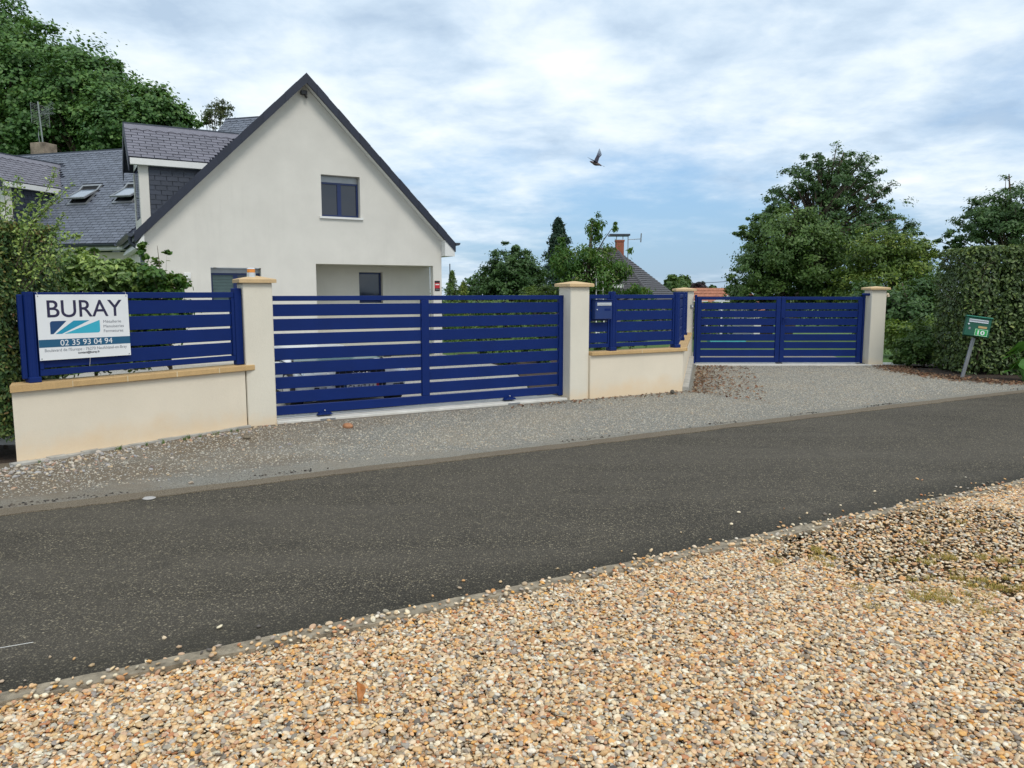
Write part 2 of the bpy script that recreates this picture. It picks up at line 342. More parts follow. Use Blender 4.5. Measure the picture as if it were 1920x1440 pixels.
# ------------------------------------------------------------------ builders
class MB:
    def __init__(s): s.v = []; s.f = []; s.m = []
    def add(s, vs, fs, mi=0):
        o = len(s.v); s.v += [tuple(v) for v in vs]; s.f += [tuple(i + o for i in f) for f in fs]; s.m += [mi] * len(fs)
    def box(s, x0, x1, y0, y1, z0, z1, mi=0, T=None, ch=0):
        if ch:
            c = ch; vs = []; fs = []
            for sx, X in ((-1, x0), (1, x1)):
                for sy, Y in ((-1, y0), (1, y1)):
                    for sz, Z in ((-1, z0), (1, z1)):
                        vs += [(X, Y - sy * c, Z - sz * c), (X - sx * c, Y, Z - sz * c), (X - sx * c, Y - sy * c, Z)]
            def id(a, b_, c_, k): return ((a * 2 + b_) * 2 + c_) * 3 + k
            for a in (0, 1):
                q = [id(a, 0, 0, 0), id(a, 1, 0, 0), id(a, 1, 1, 0), id(a, 0, 1, 0)]; fs.append(q if a else q[::-1])
                q = [id(0, a, 0, 1), id(1, a, 0, 1), id(1, a, 1, 1), id(0, a, 1, 1)]; fs.append(q[::-1] if a else q)
                q = [id(0, 0, a, 2), id(1, 0, a, 2), id(1, 1, a, 2), id(0, 1, a, 2)]; fs.append(q if a else q[::-1])
            for a in (0, 1):
                for b_ in (0, 1):
                    q = [id(a, b_, 0, 0), id(a, b_, 1, 0), id(a, b_, 1, 1), id(a, b_, 0, 1)]; fs.append(q if a ^ b_ else q[::-1])
                    q = [id(a, 0, b_, 0), id(a, 0, b_, 2), id(a, 1, b_, 2), id(a, 1, b_, 0)]; fs.append(q if a ^ b_ else q[::-1])
                    q = [id(0, a, b_, 1), id(1, a, b_, 1), id(1, a, b_, 2), id(0, a, b_, 2)]; fs.append(q if a ^ b_ else q[::-1])
                    for c_ in (0, 1):
                        q = [id(a, b_, c_, 0), id(a, b_, c_, 1), id(a, b_, c_, 2)]; fs.append(q if a ^ b_ ^ c_ else q[::-1])
        else:
            vs = [(x0, y0, z0), (x1, y0, z0), (x1, y1, z0), (x0, y1, z0), (x0, y0, z1), (x1, y0, z1), (x1, y1, z1), (x0, y1, z1)]
            fs = [(0, 3, 2, 1), (4, 5, 6, 7), (0, 1, 5, 4), (1, 2, 6, 5), (2, 3, 7, 6), (3, 0, 4, 7)]
        if T is not None: vs = [T @ Vector(v) for v in vs]
        s.add(vs, fs, mi); return s
    def tube(s, pts, r, n=8, mi=0, caps=True):
        pts = [Vector(p) for p in pts]; rs = r if isinstance(r, (list, tuple)) else [r] * len(pts)
        vs = []; fs = []; k = len(pts)
        for i, p in enumerate(pts):
            d = (pts[min(i + 1, k - 1)] - pts[max(i - 1, 0)])
            if d.length < 1e-9: d = Vector((0, 0, 1))
            d.normalize(); a = d.orthogonal().normalized() if abs(d.z) > .99 or i < 0 else d.cross(Vector((0, 0, 1))).normalized(); b = d.cross(a)
            for j in range(n):
                t = 2 * math.pi * j / n; vs.append(p + (a * math.cos(t) + b * math.sin(t)) * rs[i])
        for i in range(k - 1):
            for j in range(n): fs.append((i * n + j, i * n + (j + 1) % n, (i + 1) * n + (j + 1) % n, (i + 1) * n + j))
        if caps: fs.append(tuple(range(n - 1, -1, -1))); fs.append(tuple((k - 1) * n + j for j in range(n)))
        s.add(vs, fs, mi); return s
    def cyl(s, x, y, z0, z1, r, n=16, mi=0, r1=None):
        return s.tube([(x, y, z0), (x, y, z1)], [r, r1 if r1 is not None else r], n, mi)
    def prism(s, poly, y0, y1, mi=0):      # poly in x,z
        n = len(poly); vs = [(x, y0, z) for x, z in poly] + [(x, y1, z) for x, z in poly]
        fs = [tuple(range(n)), tuple(range(2 * n - 1, n - 1, -1))] + [(i, i + n, (i + 1) % n + n, (i + 1) % n) for i in range(n)]
        s.add(vs, fs, mi); return s
    def build(s, name, mat, parent=None, smooth=False, kind=None, label=None, cat=None, group=None):
        me = bpy.data.meshes.new(name); me.from_pydata(s.v, [], s.f)
        mats = mat if isinstance(mat, (list, tuple)) else [mat]
        for m in mats: me.materials.append(m)
        if len(mats) > 1: me.polygons.foreach_set('material_index', s.m)
        if smooth: me.polygons.foreach_set('use_smooth', [True] * len(s.f))
        me.validate(); me.update()
        return link(name, me, parent, kind, label, cat, group)
def link(name, me, parent=None, kind=None, label=None, cat=None, group=None):
    o = bpy.data.objects.new(name, me); COL.objects.link(o)
    if parent is not None: o.parent = parent
    tag(o, label, cat, group, kind); return o
def tag(o, label=None, cat=None, group=None, kind=None):
    if kind: o['kind'] = kind
    if label: o['label'] = label
    if cat: o['category'] = cat
    if group: o['group'] = group
def thing(name, label, cat, loc=(0, 0, 0), ang=None, group=None, rz=None):
    o = bpy.data.objects.new(name, None); COL.objects.link(o); o.location = loc; o.empty_display_size = .2
    if ang is not None: o.rotation_euler = (0, 0, rad(90 - ang))       # ang: heading clockwise from +Y that local x follows
    if rz is not None: o.rotation_euler = (0, 0, rz)
    tag(o, label, cat, group); return o
def sheet(name, pts, z, mat, kind='structure', parent=None):
    mb = MB(); mb.add([(x, y, z) for x, y in pts], [tuple(range(len(pts)))]); return mb.build(name, mat, parent, kind=kind)

def uv(a, b): return (.866 * a - .5 * b, .5 * a + .866 * b)     # road frame: a along the road, b away from the camera
ROADANG = 60

# ------------------------------------------------------------------ ground
def terrain():
    xs = np.concatenate([np.linspace(-900, -60, 10), np.linspace(-50, 50, 41), np.linspace(60, 900, 10)])
    ys = np.concatenate([np.linspace(-200, -20, 6), np.linspace(-10, 90, 41), np.linspace(100, 1500, 22)])
    vs = []; fs = []
    for y in ys:
        for x in xs:
            t = min(1, max(0, (y - 26) / 60)); z = -.14 - 5.0 * t * t * (3 - 2 * t)
            z += .1 * math.sin(x * .11) * math.sin(y * .13) * (1 if y > 30 else 0)
            vs.append((x, y, z))
    nx = len(xs)
    for j in range(len(ys) - 1):
        for i in range(nx - 1): fs.append((j * nx + i, j * nx + i + 1, (j + 1) * nx + i + 1, (j + 1) * nx + i))
    mb = MB(); mb.add(vs, fs); return mb.build('ground', M_LAWN, kind='structure', smooth=True)
terrain()
def line(p, q, t): return (p[0] + (q[0] - p[0]) * t, p[1] + (q[1] - p[1]) * t)
NE0, NE1 = (-1.93, 3.10), (4.53, 6.65)     # near road edge
FE0, FE1 = (-3.83, 5.58), (8.53, 12.69)    # far road edge
ne = [line(NE0, NE1, t) for t in (-5, 8)]; fe = [line(FE0, FE1, t) for t in (4.5, -3)]
sheet('road', [ne[0], ne[1], fe[0], fe[1]], -.004, M_ASPH)
def off(p, q, d):
    dx, dy = q[0] - p[0], q[1] - p[1]; l = math.hypot(dx, dy); return (-dy / l * d, dx / l * d)
# near kerb: flush concrete edging in cast lengths
def kerb(name, p, q, w, z0, z1, mat, t0, t1, step, jitter=0):
    root = bpy.data.objects.new(name, None); COL.objects.link(root); root['kind'] = 'structure'
    l = math.hypot(q[0] - p[0], q[1] - p[1]); n = int((t1 - t0) * l / step)
    ox, oy = off(p, q, w)
    for i in range(n):
        a = t0 + (t1 - t0) * i / n; b = t0 + (t1 - t0) * (i + .992) / n
        A, B = line(p, q, a), line(p, q, b); j = random.uniform(-jitter, jitter)
        vs = [(A[0], A[1]), (B[0], B[1]), (B[0] + ox, B[1] + oy), (A[0] + ox, A[1] + oy)]
        mb = MB(); zt = z1 + j
        mb.add([(x, y, z0) for x, y in vs] + [(x, y, zt) for x, y in vs],
               [(4, 5, 6, 7), (0, 1, 5, 4), (1, 2, 6, 5), (2, 3, 7, 6), (3, 0, 4, 7)] if w > 0 else [(7, 6, 5, 4), (4, 5, 1, 0), (5, 6, 2, 1), (6, 7, 3, 2), (7, 4, 0, 3)])
        mb.build('kerb_stone', mat, root)
M_KERB = simple('worn_kerb_concrete', (.27, .225, .16), .95, var=.5, vs=14, bs=1, bd=.008, bscale=60)
def edging(name, p, q, w0, w1, z, mat, t0, t1, n, amp, seed, kind='structure'):      # a cast strip with worn, wavering edges
    r = random.Random(seed); A = []; B = []; ox, oy = off(p, q, 1.0); a = b = 0
    for i in range(n + 1):
        c = line(p, q, t0 + (t1 - t0) * i / n); a = a * .8 + r.uniform(-amp, amp); b = b * .8 + r.uniform(-amp, amp)
        A.append((c[0] + ox * (w0 + a), c[1] + oy * (w0 + a))); B.append((c[0] + ox * (w1 + b), c[1] + oy * (w1 + b)))
    mb = MB(); k = n + 1
    mb.add([(x, y, -.03) for x, y in A] + [(x, y, z) for x, y in A] + [(x, y, z) for x, y in B] + [(x, y, -.03) for x, y in B],
           [(g * k + i, g * k + i + 1, (g + 1) * k + i + 1, (g + 1) * k + i) for g in range(3) for i in range(n)])
    return mb.build(name, mat, kind=kind)
edging('kerb', NE0, NE1, .006, -.088, .005, M_KERB, -.9, 3.4, 900, .005, 4)
# bed of pebbles in the foreground
o1 = off(NE0, NE1, -.115); nk = [(p[0] + o1[0], p[1] + o1[1]) for p in (line(NE0, NE1, -5), line(NE0, NE1, 8))]
sheet('gravel_bed', [nk[0], (-30, -25), (60, -25), nk[1]][::1], -.035, M_BED)
# far verge
o2 = off(FE0, FE1, 0)
def verge():
    border = [(30, 24.5), (14, 15.6), (12, 14.5), (9.9, 13.4), (9.05, 13.9), (8.45, 14.7), (8.2, 16.0), (8.50, 17.2), (8.5, 18.4), (4.0, 18.4), (3.3, 15), (2.85, 12.9), (1.0, 11.9), (-3.0, 10.0), (-4.7, 7.45), (-14, 2.2)]
    d = np.array(FE1) - np.array(FE0); l2 = float(d @ d); mb = MB(); V = []
    ts = [float((np.array(p) - np.array(FE0)) @ d) / l2 for p in border]
    ts = [max(ts[i:]) for i in range(len(ts))]       # keep the foot points in order
    for p, t in zip(border, ts):
        f = line(FE0, FE1, t); V += [(f[0], f[1], 0), (p[0], p[1], 0)]
    mb.add(V, [(2 * i, 2 * i + 1, 2 * i + 3, 2 * i + 2) for i in range(len(border) - 1)]); mb.build('gravel_verge', M_VERGE, kind='structure')
verge()
edging('dusty_road_edge', FE0, FE1, -.03, .17, .004, M_DUST, -.9, 3.2, 700, .012, 9)
# dark soil at the foot of the left hedge and right hedge
sheet('soil_bed', [(-14, 2.5), (-4.75, 7.42), (-3.6, 9.2), (-6, 12), (-16, 8)], -.035, M_DIRT)
sheet('soil_strip', [(9.9, 13.3), (9.05, 13.8), (8.4, 14.6), (8.1, 15.9), (8.3, 16.7), (9.3, 16.7), (10.5, 15.3), (14, 14.5), (25, 21), (22, 19.5)][:8] + [(18, 18.6)], .006, M_DIRT)
# inner drives
sheet('hedge_soil', [(8.2, 14.6), (14.5, 13.2), (15, 18), (8.9, 18)], -.02, M_DIRT)
sheet('driveway', [uv(2.0, 9.9), uv(6.45, 9.9), (.3, 13), (.25, 14.5), (0, 17), (-.9, 19.3), (-2, 21.2), (-9, 17.0), uv(-4, 12)], -.045, M_DRIVE)
sheet('flower_bed', [(.32, 12.1), (1.4, 12.2), (3.4, 16.5), (3.2, 22), (-1.6, 21.6), (-.85, 19.3), (.05, 17), (.3, 14.5)], -.07, M_DIRT)
sheet('inner_gravel_path', [(4.0, 17.7), (8.4, 17.7), (9.0, 22.5), (3.0, 22.5)], -.09, M_VERGE)

# ------------------------------------------------------------------ scattered stones (one object each, geometry nodes)
def stone_shape(seed, rough, n=2):
    import bmesh
    bm = bmesh.new(); bmesh.ops.create_icosphere(bm, subdivisions=n, radius=.5)
    rng = random.Random(seed); ax = [Vector((rng.gauss(0, 1), rng.gauss(0, 1), rng.gauss(0, 1))).normalized() for _ in range(7)]
    am = [rng.uniform(-1, 1) * rough for _ in ax]
    for v in bm.verts:
        d = v.co.normalized(); k = 1 + sum(a * max(0, d.dot(x)) ** 2 for a, x in zip(am, ax)); v.co *= k
    me = bpy.data.meshes.new('stone_shape'); bm.to_mesh(me); bm.free()
    return me
def flake_shape(seed):
    rng = random.Random(seed)
    me = bpy.data.meshes.new('flake'); 
    vs = [(-.5, 0, 0), (-.15, .28, .12), (.3, .2, .05), (.5, 0, .15), (.25, -.24, .1), (-.2, -.26, -.02)]
    vs = [(x + rng.uniform(-.08, .08), y + rng.uniform(-.08, .08), z + rng.uniform(-.1, .1)) for x, y, z in vs]
    me.from_pydata(vs + [(0, 0, -.06)], [], [(6, i, (i + 1) % 6) for i in range(6)]); return me
def proto_col(name, meshes, mat, smooth):
    c = bpy.data.collections.new(name)
    for me in meshes:
        me.materials.append(mat)
        if smooth: me.polygons.foreach_set('use_smooth', [True] * len(me.polygons))
        c.objects.link(bpy.data.objects.new(name, me))
    return c
def scatter(name, pts, scl_, rot, tint, pcol, label, cat, mat, parent=None):
    n = len(pts)
    me = bpy.data.meshes.new(name); me.vertices.add(n); me.vertices.foreach_set('co', np.asarray(pts, dtype=np.float32).ravel())
    for nm, ty, arr in (('scl', 'FLOAT_VECTOR', scl_), ('rot', 'FLOAT_VECTOR', rot), ('tint', 'FLOAT', tint)):
        a = me.attributes.new(nm, ty, 'POINT'); a.data.foreach_set('vector' if ty == 'FLOAT_VECTOR' else 'value', np.asarray(arr, dtype=np.float32).ravel())
    o = link(name, me, parent, 'stuff', label, cat); me.materials.append(mat)
    ng = bpy.data.node_groups.new(name + '_nodes', 'GeometryNodeTree')
    ng.interface.new_socket('Geometry', in_out='INPUT', socket_type='NodeSocketGeometry'); ng.interface.new_socket('Geometry', in_out='OUTPUT', socket_type='NodeSocketGeometry')
    gi = ng.nodes.new('NodeGroupInput'); go = ng.nodes.new('NodeGroupOutput')
    ci = ng.nodes.new('GeometryNodeCollectionInfo'); ci.inputs['Collection'].default_value = pcol; ci.inputs['Separate Children'].default_value = True; ci.inputs['Reset Children'].default_value = True
    ip = ng.nodes.new('GeometryNodeInstanceOnPoints'); ip.inputs['Pick Instance'].default_value = True
    def attr(nm, ty):
        a = ng.nodes.new('GeometryNodeInputNamedAttribute'); a.data_type = ty; a.inputs['Name'].default_value = nm; return a.outputs['Attribute']
    ng.links.new(gi.outputs[0], ip.inputs['Points']); ng.links.new(ci.outputs[0], ip.inputs['Instance'])
    ng.links.new(attr('scl', 'FLOAT_VECTOR'), ip.inputs['Scale'])
    e2r = ng.nodes.new('FunctionNodeEulerToRotation'); ng.links.new(attr('rot', 'FLOAT_VECTOR'), e2r.inputs[0]); ng.links.new(e2r.outputs[0], ip.inputs['Rotation'])
    ng.links.new(ip.outputs[0], go.inputs[0])
    md = o.modifiers.new('scatter', 'NODES'); md.node_group = ng
    return o
rs = np.random.RandomState(11)
PEBS = proto_col('pebble_shapes', [stone_shape(i, .55, 2 if i < 5 else 1) for i in range(8)], M_PEB, True)
GRITS = proto_col('grit_shapes', [stone_shape(20 + i, .5, 1) for i in range(5)], M_GRIT, False)
RUBS = proto_col('rubble_shapes', [stone_shape(40 + i, .5, 1) for i in range(5)], M_RUBBLE, False)
FLAKES = proto_col('flake_shapes', [flake_shape(i) for i in range(5)], M_LITTER, False)
def near_b(x, y):       # distance past the near road edge towards the camera (positive = in the pebble bed)
    dx, dy = NE1[0] - NE0[0], NE1[1] - NE0[1]; l = math.hypot(dx, dy)
    return -((-(dy) * (x - NE0[0]) + dx * (y - NE0[1])) / l)
def far_b(x, y):
    dx, dy = FE1[0] - FE0[0], FE1[1] - FE0[1]; l = math.hypot(dx, dy)
    return (-(dy) * (x - FE0[0]) + dx * (y - FE0[1])) / l
def vnoise(x, y, s, seed=0):       # cheap smooth noise, numpy
    r = np.random.RandomState(seed); t = 0
    for k in range(7):
        a = r.uniform(0, 6.28); f = s * (1.5 ** (k % 4)); t = t + np.sin((x * math.cos(a) + y * math.sin(a)) * f + r.uniform(0, 6.28)) * (.8 ** (k % 4))
    return t / 7
def stones(n, x0, x1, y0, y1, test, lo, hi, flat, z0, zr, power=1.6):
    x = rs.uniform(x0, x1, n); y = rs.uniform(y0, y1, n); k = test(x, y); x, y = x[k], y[k]; n = len(x)
    L_ = lo + (hi - lo) * rs.power(power, n)[::-1] if False else lo + (hi - lo) * (rs.beta(2, 3.2, n))
    s = np.stack([L_, L_ * rs.uniform(.55, .95, n), L_ * rs.uniform(flat[0], flat[1], n)], 1)
    r = np.stack([rs.normal(0, .28, n), rs.normal(0, .28, n), rs.uniform(0, 6.28, n)], 1)
    z = z0 + zr * rs.uniform(0, 1, n)
    return np.stack([x, y, z], 1), s, r, rs.uniform(0, 1, n)
def view(x, y, m=1.18, ymin=.9): return (y > ymin) & (np.abs(x) < (y * .667 * m + 2.0))      # what the photo shows and a step to either side
def moss(x, y): return ((x - 3.15) / 1.65) ** 2 + ((y - 4.95) / 1.0) ** 2 + .9 * vnoise(x, y, 3.2, 3) + .7 * vnoise(x, y, 9, 8) < .80
def bed_test(x, y):
    b = near_b(x, y); inb = (b > .085 + .035 * vnoise(x, y, 6, 1)) & view(x, y)
    thin = moss(x, y) & (rs.uniform(0, 1, len(x)) < .78)
    return inb & ~thin
P, S, R_, T_ = stones(1800000, -5.5, 11.5, .9, 10.5, bed_test, .011, .037, (.36, .6), -.030, .024)
scatter('gravel', P, S, R_, T_, PEBS, 'loose bed of tan, white, orange and grey rounded pebbles in the foreground', 'gravel', M_PEB)
NPEB = len(P)
# pebbles kicked on to the kerb and the tarmac
def spill(x, y):
    b = near_b(x, y); u = rs.uniform(0, 1, len(x)); return view(x, y) & (((b > 0) & (b < .14) & (u < .75 * (1 + 1.3 * vnoise(x, y, 3, 6)))) | ((b <= 0) & (b > -.5) & (u < .16 * np.exp(b * 9) * (1 + 1.2 * vnoise(x, y, 2.5, 5)))))
P, S, R_, T_ = stones(110000, -5.5, 11.5, .9, 10.5, spill, .014, .038, (.45, .7), .012, .004)
k = near_b(P[:, 0], P[:, 1]) < 0; P[k, 2] = .004
scatter('loose_pebbles', P, S, R_, T_, PEBS, 'single pebbles scattered over the near kerb and the edge of the asphalt', 'pebbles', M_PEB)
# crushed stone on the far verge
def wall_side(x, y):   # in front of walls and gates
    b = -.5 * x + .866 * y; a = .866 * x + .5 * y
    lw = ((x + 4.79) * -.804 + (y - 7.29) * .595) < -.08      # in front of left wall
    front = np.where(a < 2.0, lw, np.where(a < 8.8, b < 9.62, y < 17.3))
    side = np.where((a >= 8.8), ((x - 2.87) * .968 - (y - 12.69) * .25) > .12, True)
    right = (x < 8.35 + .12 * vnoise(x, y, 3, 9)) | ((y < 13.9 - .0 * x) & (far_b(x, y) < 1.7))
    return front & side & right
def verge_test(x, y):
    f = far_b(x, y); edge = .30 + .12 * vnoise(x, y, 2.2, 4) + .22 * np.clip((.5 - x) / 3, 0, 1)
    dens = np.clip(.6 + .9 * vnoise(x, y, 1.3, 12) + np.clip(f - edge, 0, 1) * .9, .1, 1)
    dens = np.where(x < -1.5, dens * .8, dens)
    return (f > edge) & wall_side(x, y) & view(x, y, 1.1) & (rs.uniform(0, 1, len(x)) < dens)
P, S, R_, T_ = stones(520000, -8.5, 16, 4.5, 17.5, verge_test, .006, .026, (.45, .8), -.004, .007)
scatter('crushed_stone', P, S, R_, T_, GRITS, 'grey crushed stone spread over the verge in front of the blue gates', 'gravel', M_GRIT)
def rub_test(x, y):
    d = ((x + 4.79) * .595 + (y - 7.29) * .804); e = -((x + 4.79) * -.804 + (y - 7.29) * .595)
    base = (e > .1) & (far_b(x, y) > .25) & (x < -2.2)
    pr = .55 * np.exp(-((d - .1) / .7) ** 2 - ((e - .35) / .4) ** 2) + .22 * np.exp(-((e - .22) / .16) ** 2) + .012
    return base & (rs.uniform(0, 1, len(x)) < pr)
P, S, R_, T_ = stones(16000, -6.5, -1.5, 5, 11, rub_test, .018, .07, (.4, .75), .0, .008)
scatter('rubble', P, S, R_, T_, RUBS, 'broken stones of mixed colour heaped at the foot of the left wall', 'rubble', M_RUBBLE)
# dark crumbs along the far road edge
def crumb_test(x, y):
    f = far_b(x, y); return (f > .17) & (f < .42) & (rs.uniform(0, 1, len(x)) < np.clip(vnoise(x, y, 2.3, 31) + .02, 0, 1) * 1.6 * np.exp(-((f - .26 - .05 * vnoise(x, y, 1.5, 33)) / .045) ** 2))
P, S, R_, T_ = stones(260000, -6, 12, 3.5, 16, crumb_test, .01, .04, (.3, .5), .0, .006)
M_CRUMB = pebble_mat('dark_asphalt_crumbs', [(.03, .028, .026), (.06, .052, .045), (.11, .09, .07)], .9)
CR = proto_col('crumb_shapes', [stone_shape(60 + i, .6, 1) for i in range(4)], M_CRUMB, False)
scatter('asphalt_crumbs', P, S, R_, T_, CR, 'dark crumbs of asphalt lying along the far edge of the road', 'debris', M_CRUMB)
# leaf litter
def litter_test(x, y):
    a = .866 * x + .5 * y; b = -.5 * x + .866 * y; u = rs.uniform(0, 1, len(x))
    w1 = (a > 4.6) & (a < 8.9) & (b > 9.2) & (b < 9.58) & (u < .30 * np.exp(-(9.58 - b) / .12) * np.clip((a - 4.4) / 2, 0, 1))
    s = ((x - 2.87) * .968 - (y - 12.69) * .25)
    w2 = (a >= 8.9) & (y < 17.2) & (s > .12) & (s < 1.3) & (u < .38 * np.exp(-s / .45))
    w3 = (x > 7.6) & (x < 12.5) & (u < .42 * np.exp(-(np.abs(litter_line(x, y)) / .30) ** 2) * (1 + vnoise(x, y, 3, 44)))
    return (w1 | w2 | w3) & wall_or_bed(x, y)
def litter_line(x, y):      # signed distance from the verge's right border
    pts = [(8.5, 17.2), (8.2, 16.0), (8.45, 14.7), (9.05, 13.9), (9.9, 13.4), (12.5, 14.8)]
    d = np.full(len(x), 9.)
    for (ax, ay), (bx, by) in zip(pts, pts[1:]):
        l2 = (bx - ax) ** 2 + (by - ay) ** 2; t = np.clip(((x - ax) * (bx - ax) + (y - ay) * (by - ay)) / l2, 0, 1)
        d = np.minimum(d, np.hypot(x - ax - t * (bx - ax), y - ay - t * (by - ay)))
    return d
def wall_or_bed(x, y): return y < 17.3
P, S, R_, T_ = stones(150000, 0, 12.6, 10.3, 17.4, litter_test, .03, .085, (.7, 1.0), .010, .012)
R_[:, 0] += rs.normal(0, .4, len(R_)); 
scatter('leaf_litter', P, S, R_, T_, FLAKES, 'dry brown leaves blown along the wall foot and the edge of the hedge', 'fallen leaves', M_LITTER)

# ------------------------------------------------------------------ walls, pillars
def coping(parent, lengths, y0, y1, z0, z1, mat, x0=0, taper=0):
    x = x0
    for i, l in enumerate(lengths):
        MB().box(x + .004, x + l - .004, y0, y1, z0 + random.uniform(-.001, .001), z1 + random.uniform(-.0015, .0015), ch=.006).build('coping_stone', mat, parent)
        if i < len(lengths) - 1: MB().box(x + l - .006, x + l + .006, y0 + .004, y1 - .004, z0 + .004, z1 - .0035).build('mortar_joint', M_MORTAR, parent)
        x += l
LW = thing('low_wall', 'long low cream rendered wall under the company sign, with ochre coping', 'wall', (-4.79, 7.29, 0), 36.5)
mb = MB(); q = [(0, 0), (2.56, 0), (2.56, .20), (.088, .20)]
mb.add([(x, y, -.02) for x, y in q] + [(x, y, .70) for x, y in q], [(4, 5, 6, 7)] + [(i, (i + 1) % 4, (i + 1) % 4 + 4, i + 4) for i in range(4)]); mb.build('wall_body', M_WALL, LW)
mb = MB(); q = [(-.03, -.045), (.536, -.045), (.536, .245), (.10, .245)]
mb.add([(x, y, .70) for x, y in q] + [(x, y, .765) for x, y in q], [(4, 5, 6, 7)] + [(i, (i + 1) % 4, (i + 1) % 4 + 4, i + 4) for i in range(4)]); mb.build('coping_stone', M_COPE, LW)
MB().box(.534, .546, -.041, .241, .704, .7615).build('mortar_joint', M_MORTAR, LW)
coping(LW, [.56, .56, .53, .49], -.045, .245, .70, .765, M_COPE, .54)
ft = MB(); 
for i in range(16):
    x0 = -.07 + i * .165; ft.box(x0, x0 + .166, -.055 - .07 * max(0, 1 - i / 5) - random.uniform(0, .02) , -.001, -.06, .022 + random.uniform(-.006, .008))
ft.build('footing', M_CONC, LW)

def pillar(label, loc, ang, w, d, ztop, capw, zcap, cat='gate pillar', z0=-.08):
    t = thing('pillar', label, cat, loc, ang, 'rendered gate pillars')
    MB().box(0, w, 0, d, z0, ztop, ch=.010).build('shaft', M_PILL, t)
    o = (capw - w) / 2; x0, x1, y0, y1 = -o, w + o, -o, d + o; h = .042
    mb = MB(); c = .006; zb = ztop
    xm, ym = w / 2, d / 2
    vs = [(x0, y0, zb), (x1, y0, zb), (x1, y1, zb), (x0, y1, zb), (x0, y0, zb + h), (x1, y0, zb + h), (x1, y1, zb + h), (x0, y1, zb + h),
          (x0 + .012, y0 + .012, zb + h + .006), (x1 - .012, y0 + .012, zb + h + .006), (x1 - .012, y1 - .012, zb + h + .006), (x0 + .012, y1 - .012, zb + h + .006),
          (xm - .015, ym - .015, zcap), (xm + .015, ym - .015, zcap), (xm + .015, ym + .015, zcap), (xm - .015, ym + .015, zcap)]
    fs = [(0, 3, 2, 1)]
    for r in range(3):
        for i in range(4):
            j = (i + 1) % 4
            if r == 0: fs.append((i, j, j + 4, i + 4))
            else: fs.append((i + 4 * r, j + 4 * r, j + 4 * r + 4, i + 4 * r + 4))
    fs.append((12, 13, 14, 15)); mb.add(vs, fs)
    mb.build('cap', M_CAP, t); return t
p1 = uv(1.86, 9.74); p2 = uv(6.63, 9.70)
pillar('tall cream pillar left of the sliding gate, carrying the orange beacon', (*p1, 0), 60, .35, .36, 1.765, .44, 1.855)
pillar('cream pillar between the wide sliding gate and the blue letter box', (*p2, 0), 60, .35, .33, 1.735, .45, 1.82)
pillar('cream pillar at the back corner of the bent low wall, left post of the double gate', (3.80, 17.72, 0), 90, .37, .37, 1.68, .47, 1.76)
pillar('cream pillar at the far right of the double gate, beside the shrubs', (8.12, 17.44, 0), 90, .335, .38, 1.71, .45, 1.785)

# bent low wall : one thing, two runs
MW = thing('low_wall', 'bent low cream wall running from the middle pillar back to the corner pillar', 'wall', (*uv(6.98, 9.66), 0), 60)
def to_local(root_loc, ang, x, y):
    a = rad(ang); ux, uy = math.sin(a), math.cos(a); dx, dy = x - root_loc[0], y - root_loc[1]
    return (dx * ux + dy * uy, -dx * uy + dy * ux)
mw0 = uv(6.98, 9.66); lend = 1.90
endp = to_local(mw0, 60, 4.10, 17.70)           # side run ends at pillar 3
ex, ey = endp; sl = math.hypot(ex - lend, ey); sx_, sy_ = (ex - lend) / sl, ey / sl; nx_, ny_ = -sy_, sx_     # n points left/inside
body = MB(); zt = .675
outer = [(0, 0), (lend, 0), (ex, ey)]; inner = [(ex + nx_ * .2, ey + ny_ * .2), (lend + nx_ * .2 - .0 + sx_ * .2 * 0, .2), (0, .2)]
poly = outer + inner; n = len(poly)
body.add([(x, y, -.06) for x, y in poly] + [(x, y, zt) for x, y in poly], [tuple(range(n, 2 * n))] + [(i, (i + 1) % n, (i + 1) % n + n, i + n) for i in range(n)])
body.build('wall_body', M_WALL, MW)
coping(MW, [.99, .945], -.045, .245, zt, zt + .055, M_COPE, .0)
# side coping: stones along the side run
Ts = Matrix.Translation((lend, 0, 0)) @ Matrix.Rotation(math.atan2(sy_, sx_), 4, 'Z')
k = 0; x = .26
while x < sl - .02:
    l = min(.50, sl - x)
    MB().box(x + .004, x + l - .004, -.045, .245, zt, zt + .055, T=Ts, ch=.006).build('coping_stone', M_COPE, MW); x += l
mb = MB(); q = [(lend + .036, -.045), Ts @ Vector((.256, -.045, 0)), Ts @ Vector((.256, .245, 0)), (lend + .036, .245)]
q = [(lend + .037, -.045), (lend + .06, -.04), tuple((Ts @ Vector((.258, -.045, 0)))[:2]), tuple((Ts @ Vector((.258, .245, 0)))[:2]), (lend - .11, .249), ]
mb.add([(a, b_, zt) for a, b_ in q] + [(a, b_, zt + .0535) for a, b_ in q], [(5, 6, 7, 8, 9)] + [(i, (i + 1) % 5, (i + 1) % 5 + 5, i + 5) for i in range(5)])
mb.build('coping_stone', M_COPE, MW)
fb = MB(); fb.box(.05, sl, -.10, -.001, -.06, .30, T=Ts)
for i in range(len(fb.v)):      # footing higher at the back end
    pass
fb.v = [(x, y, (z if z < 0 else (.06 + .14 * min(1, max(0, (y) / 4))))) for x, y, z in fb.v]
fb.build('footing', M_CONC, MW)

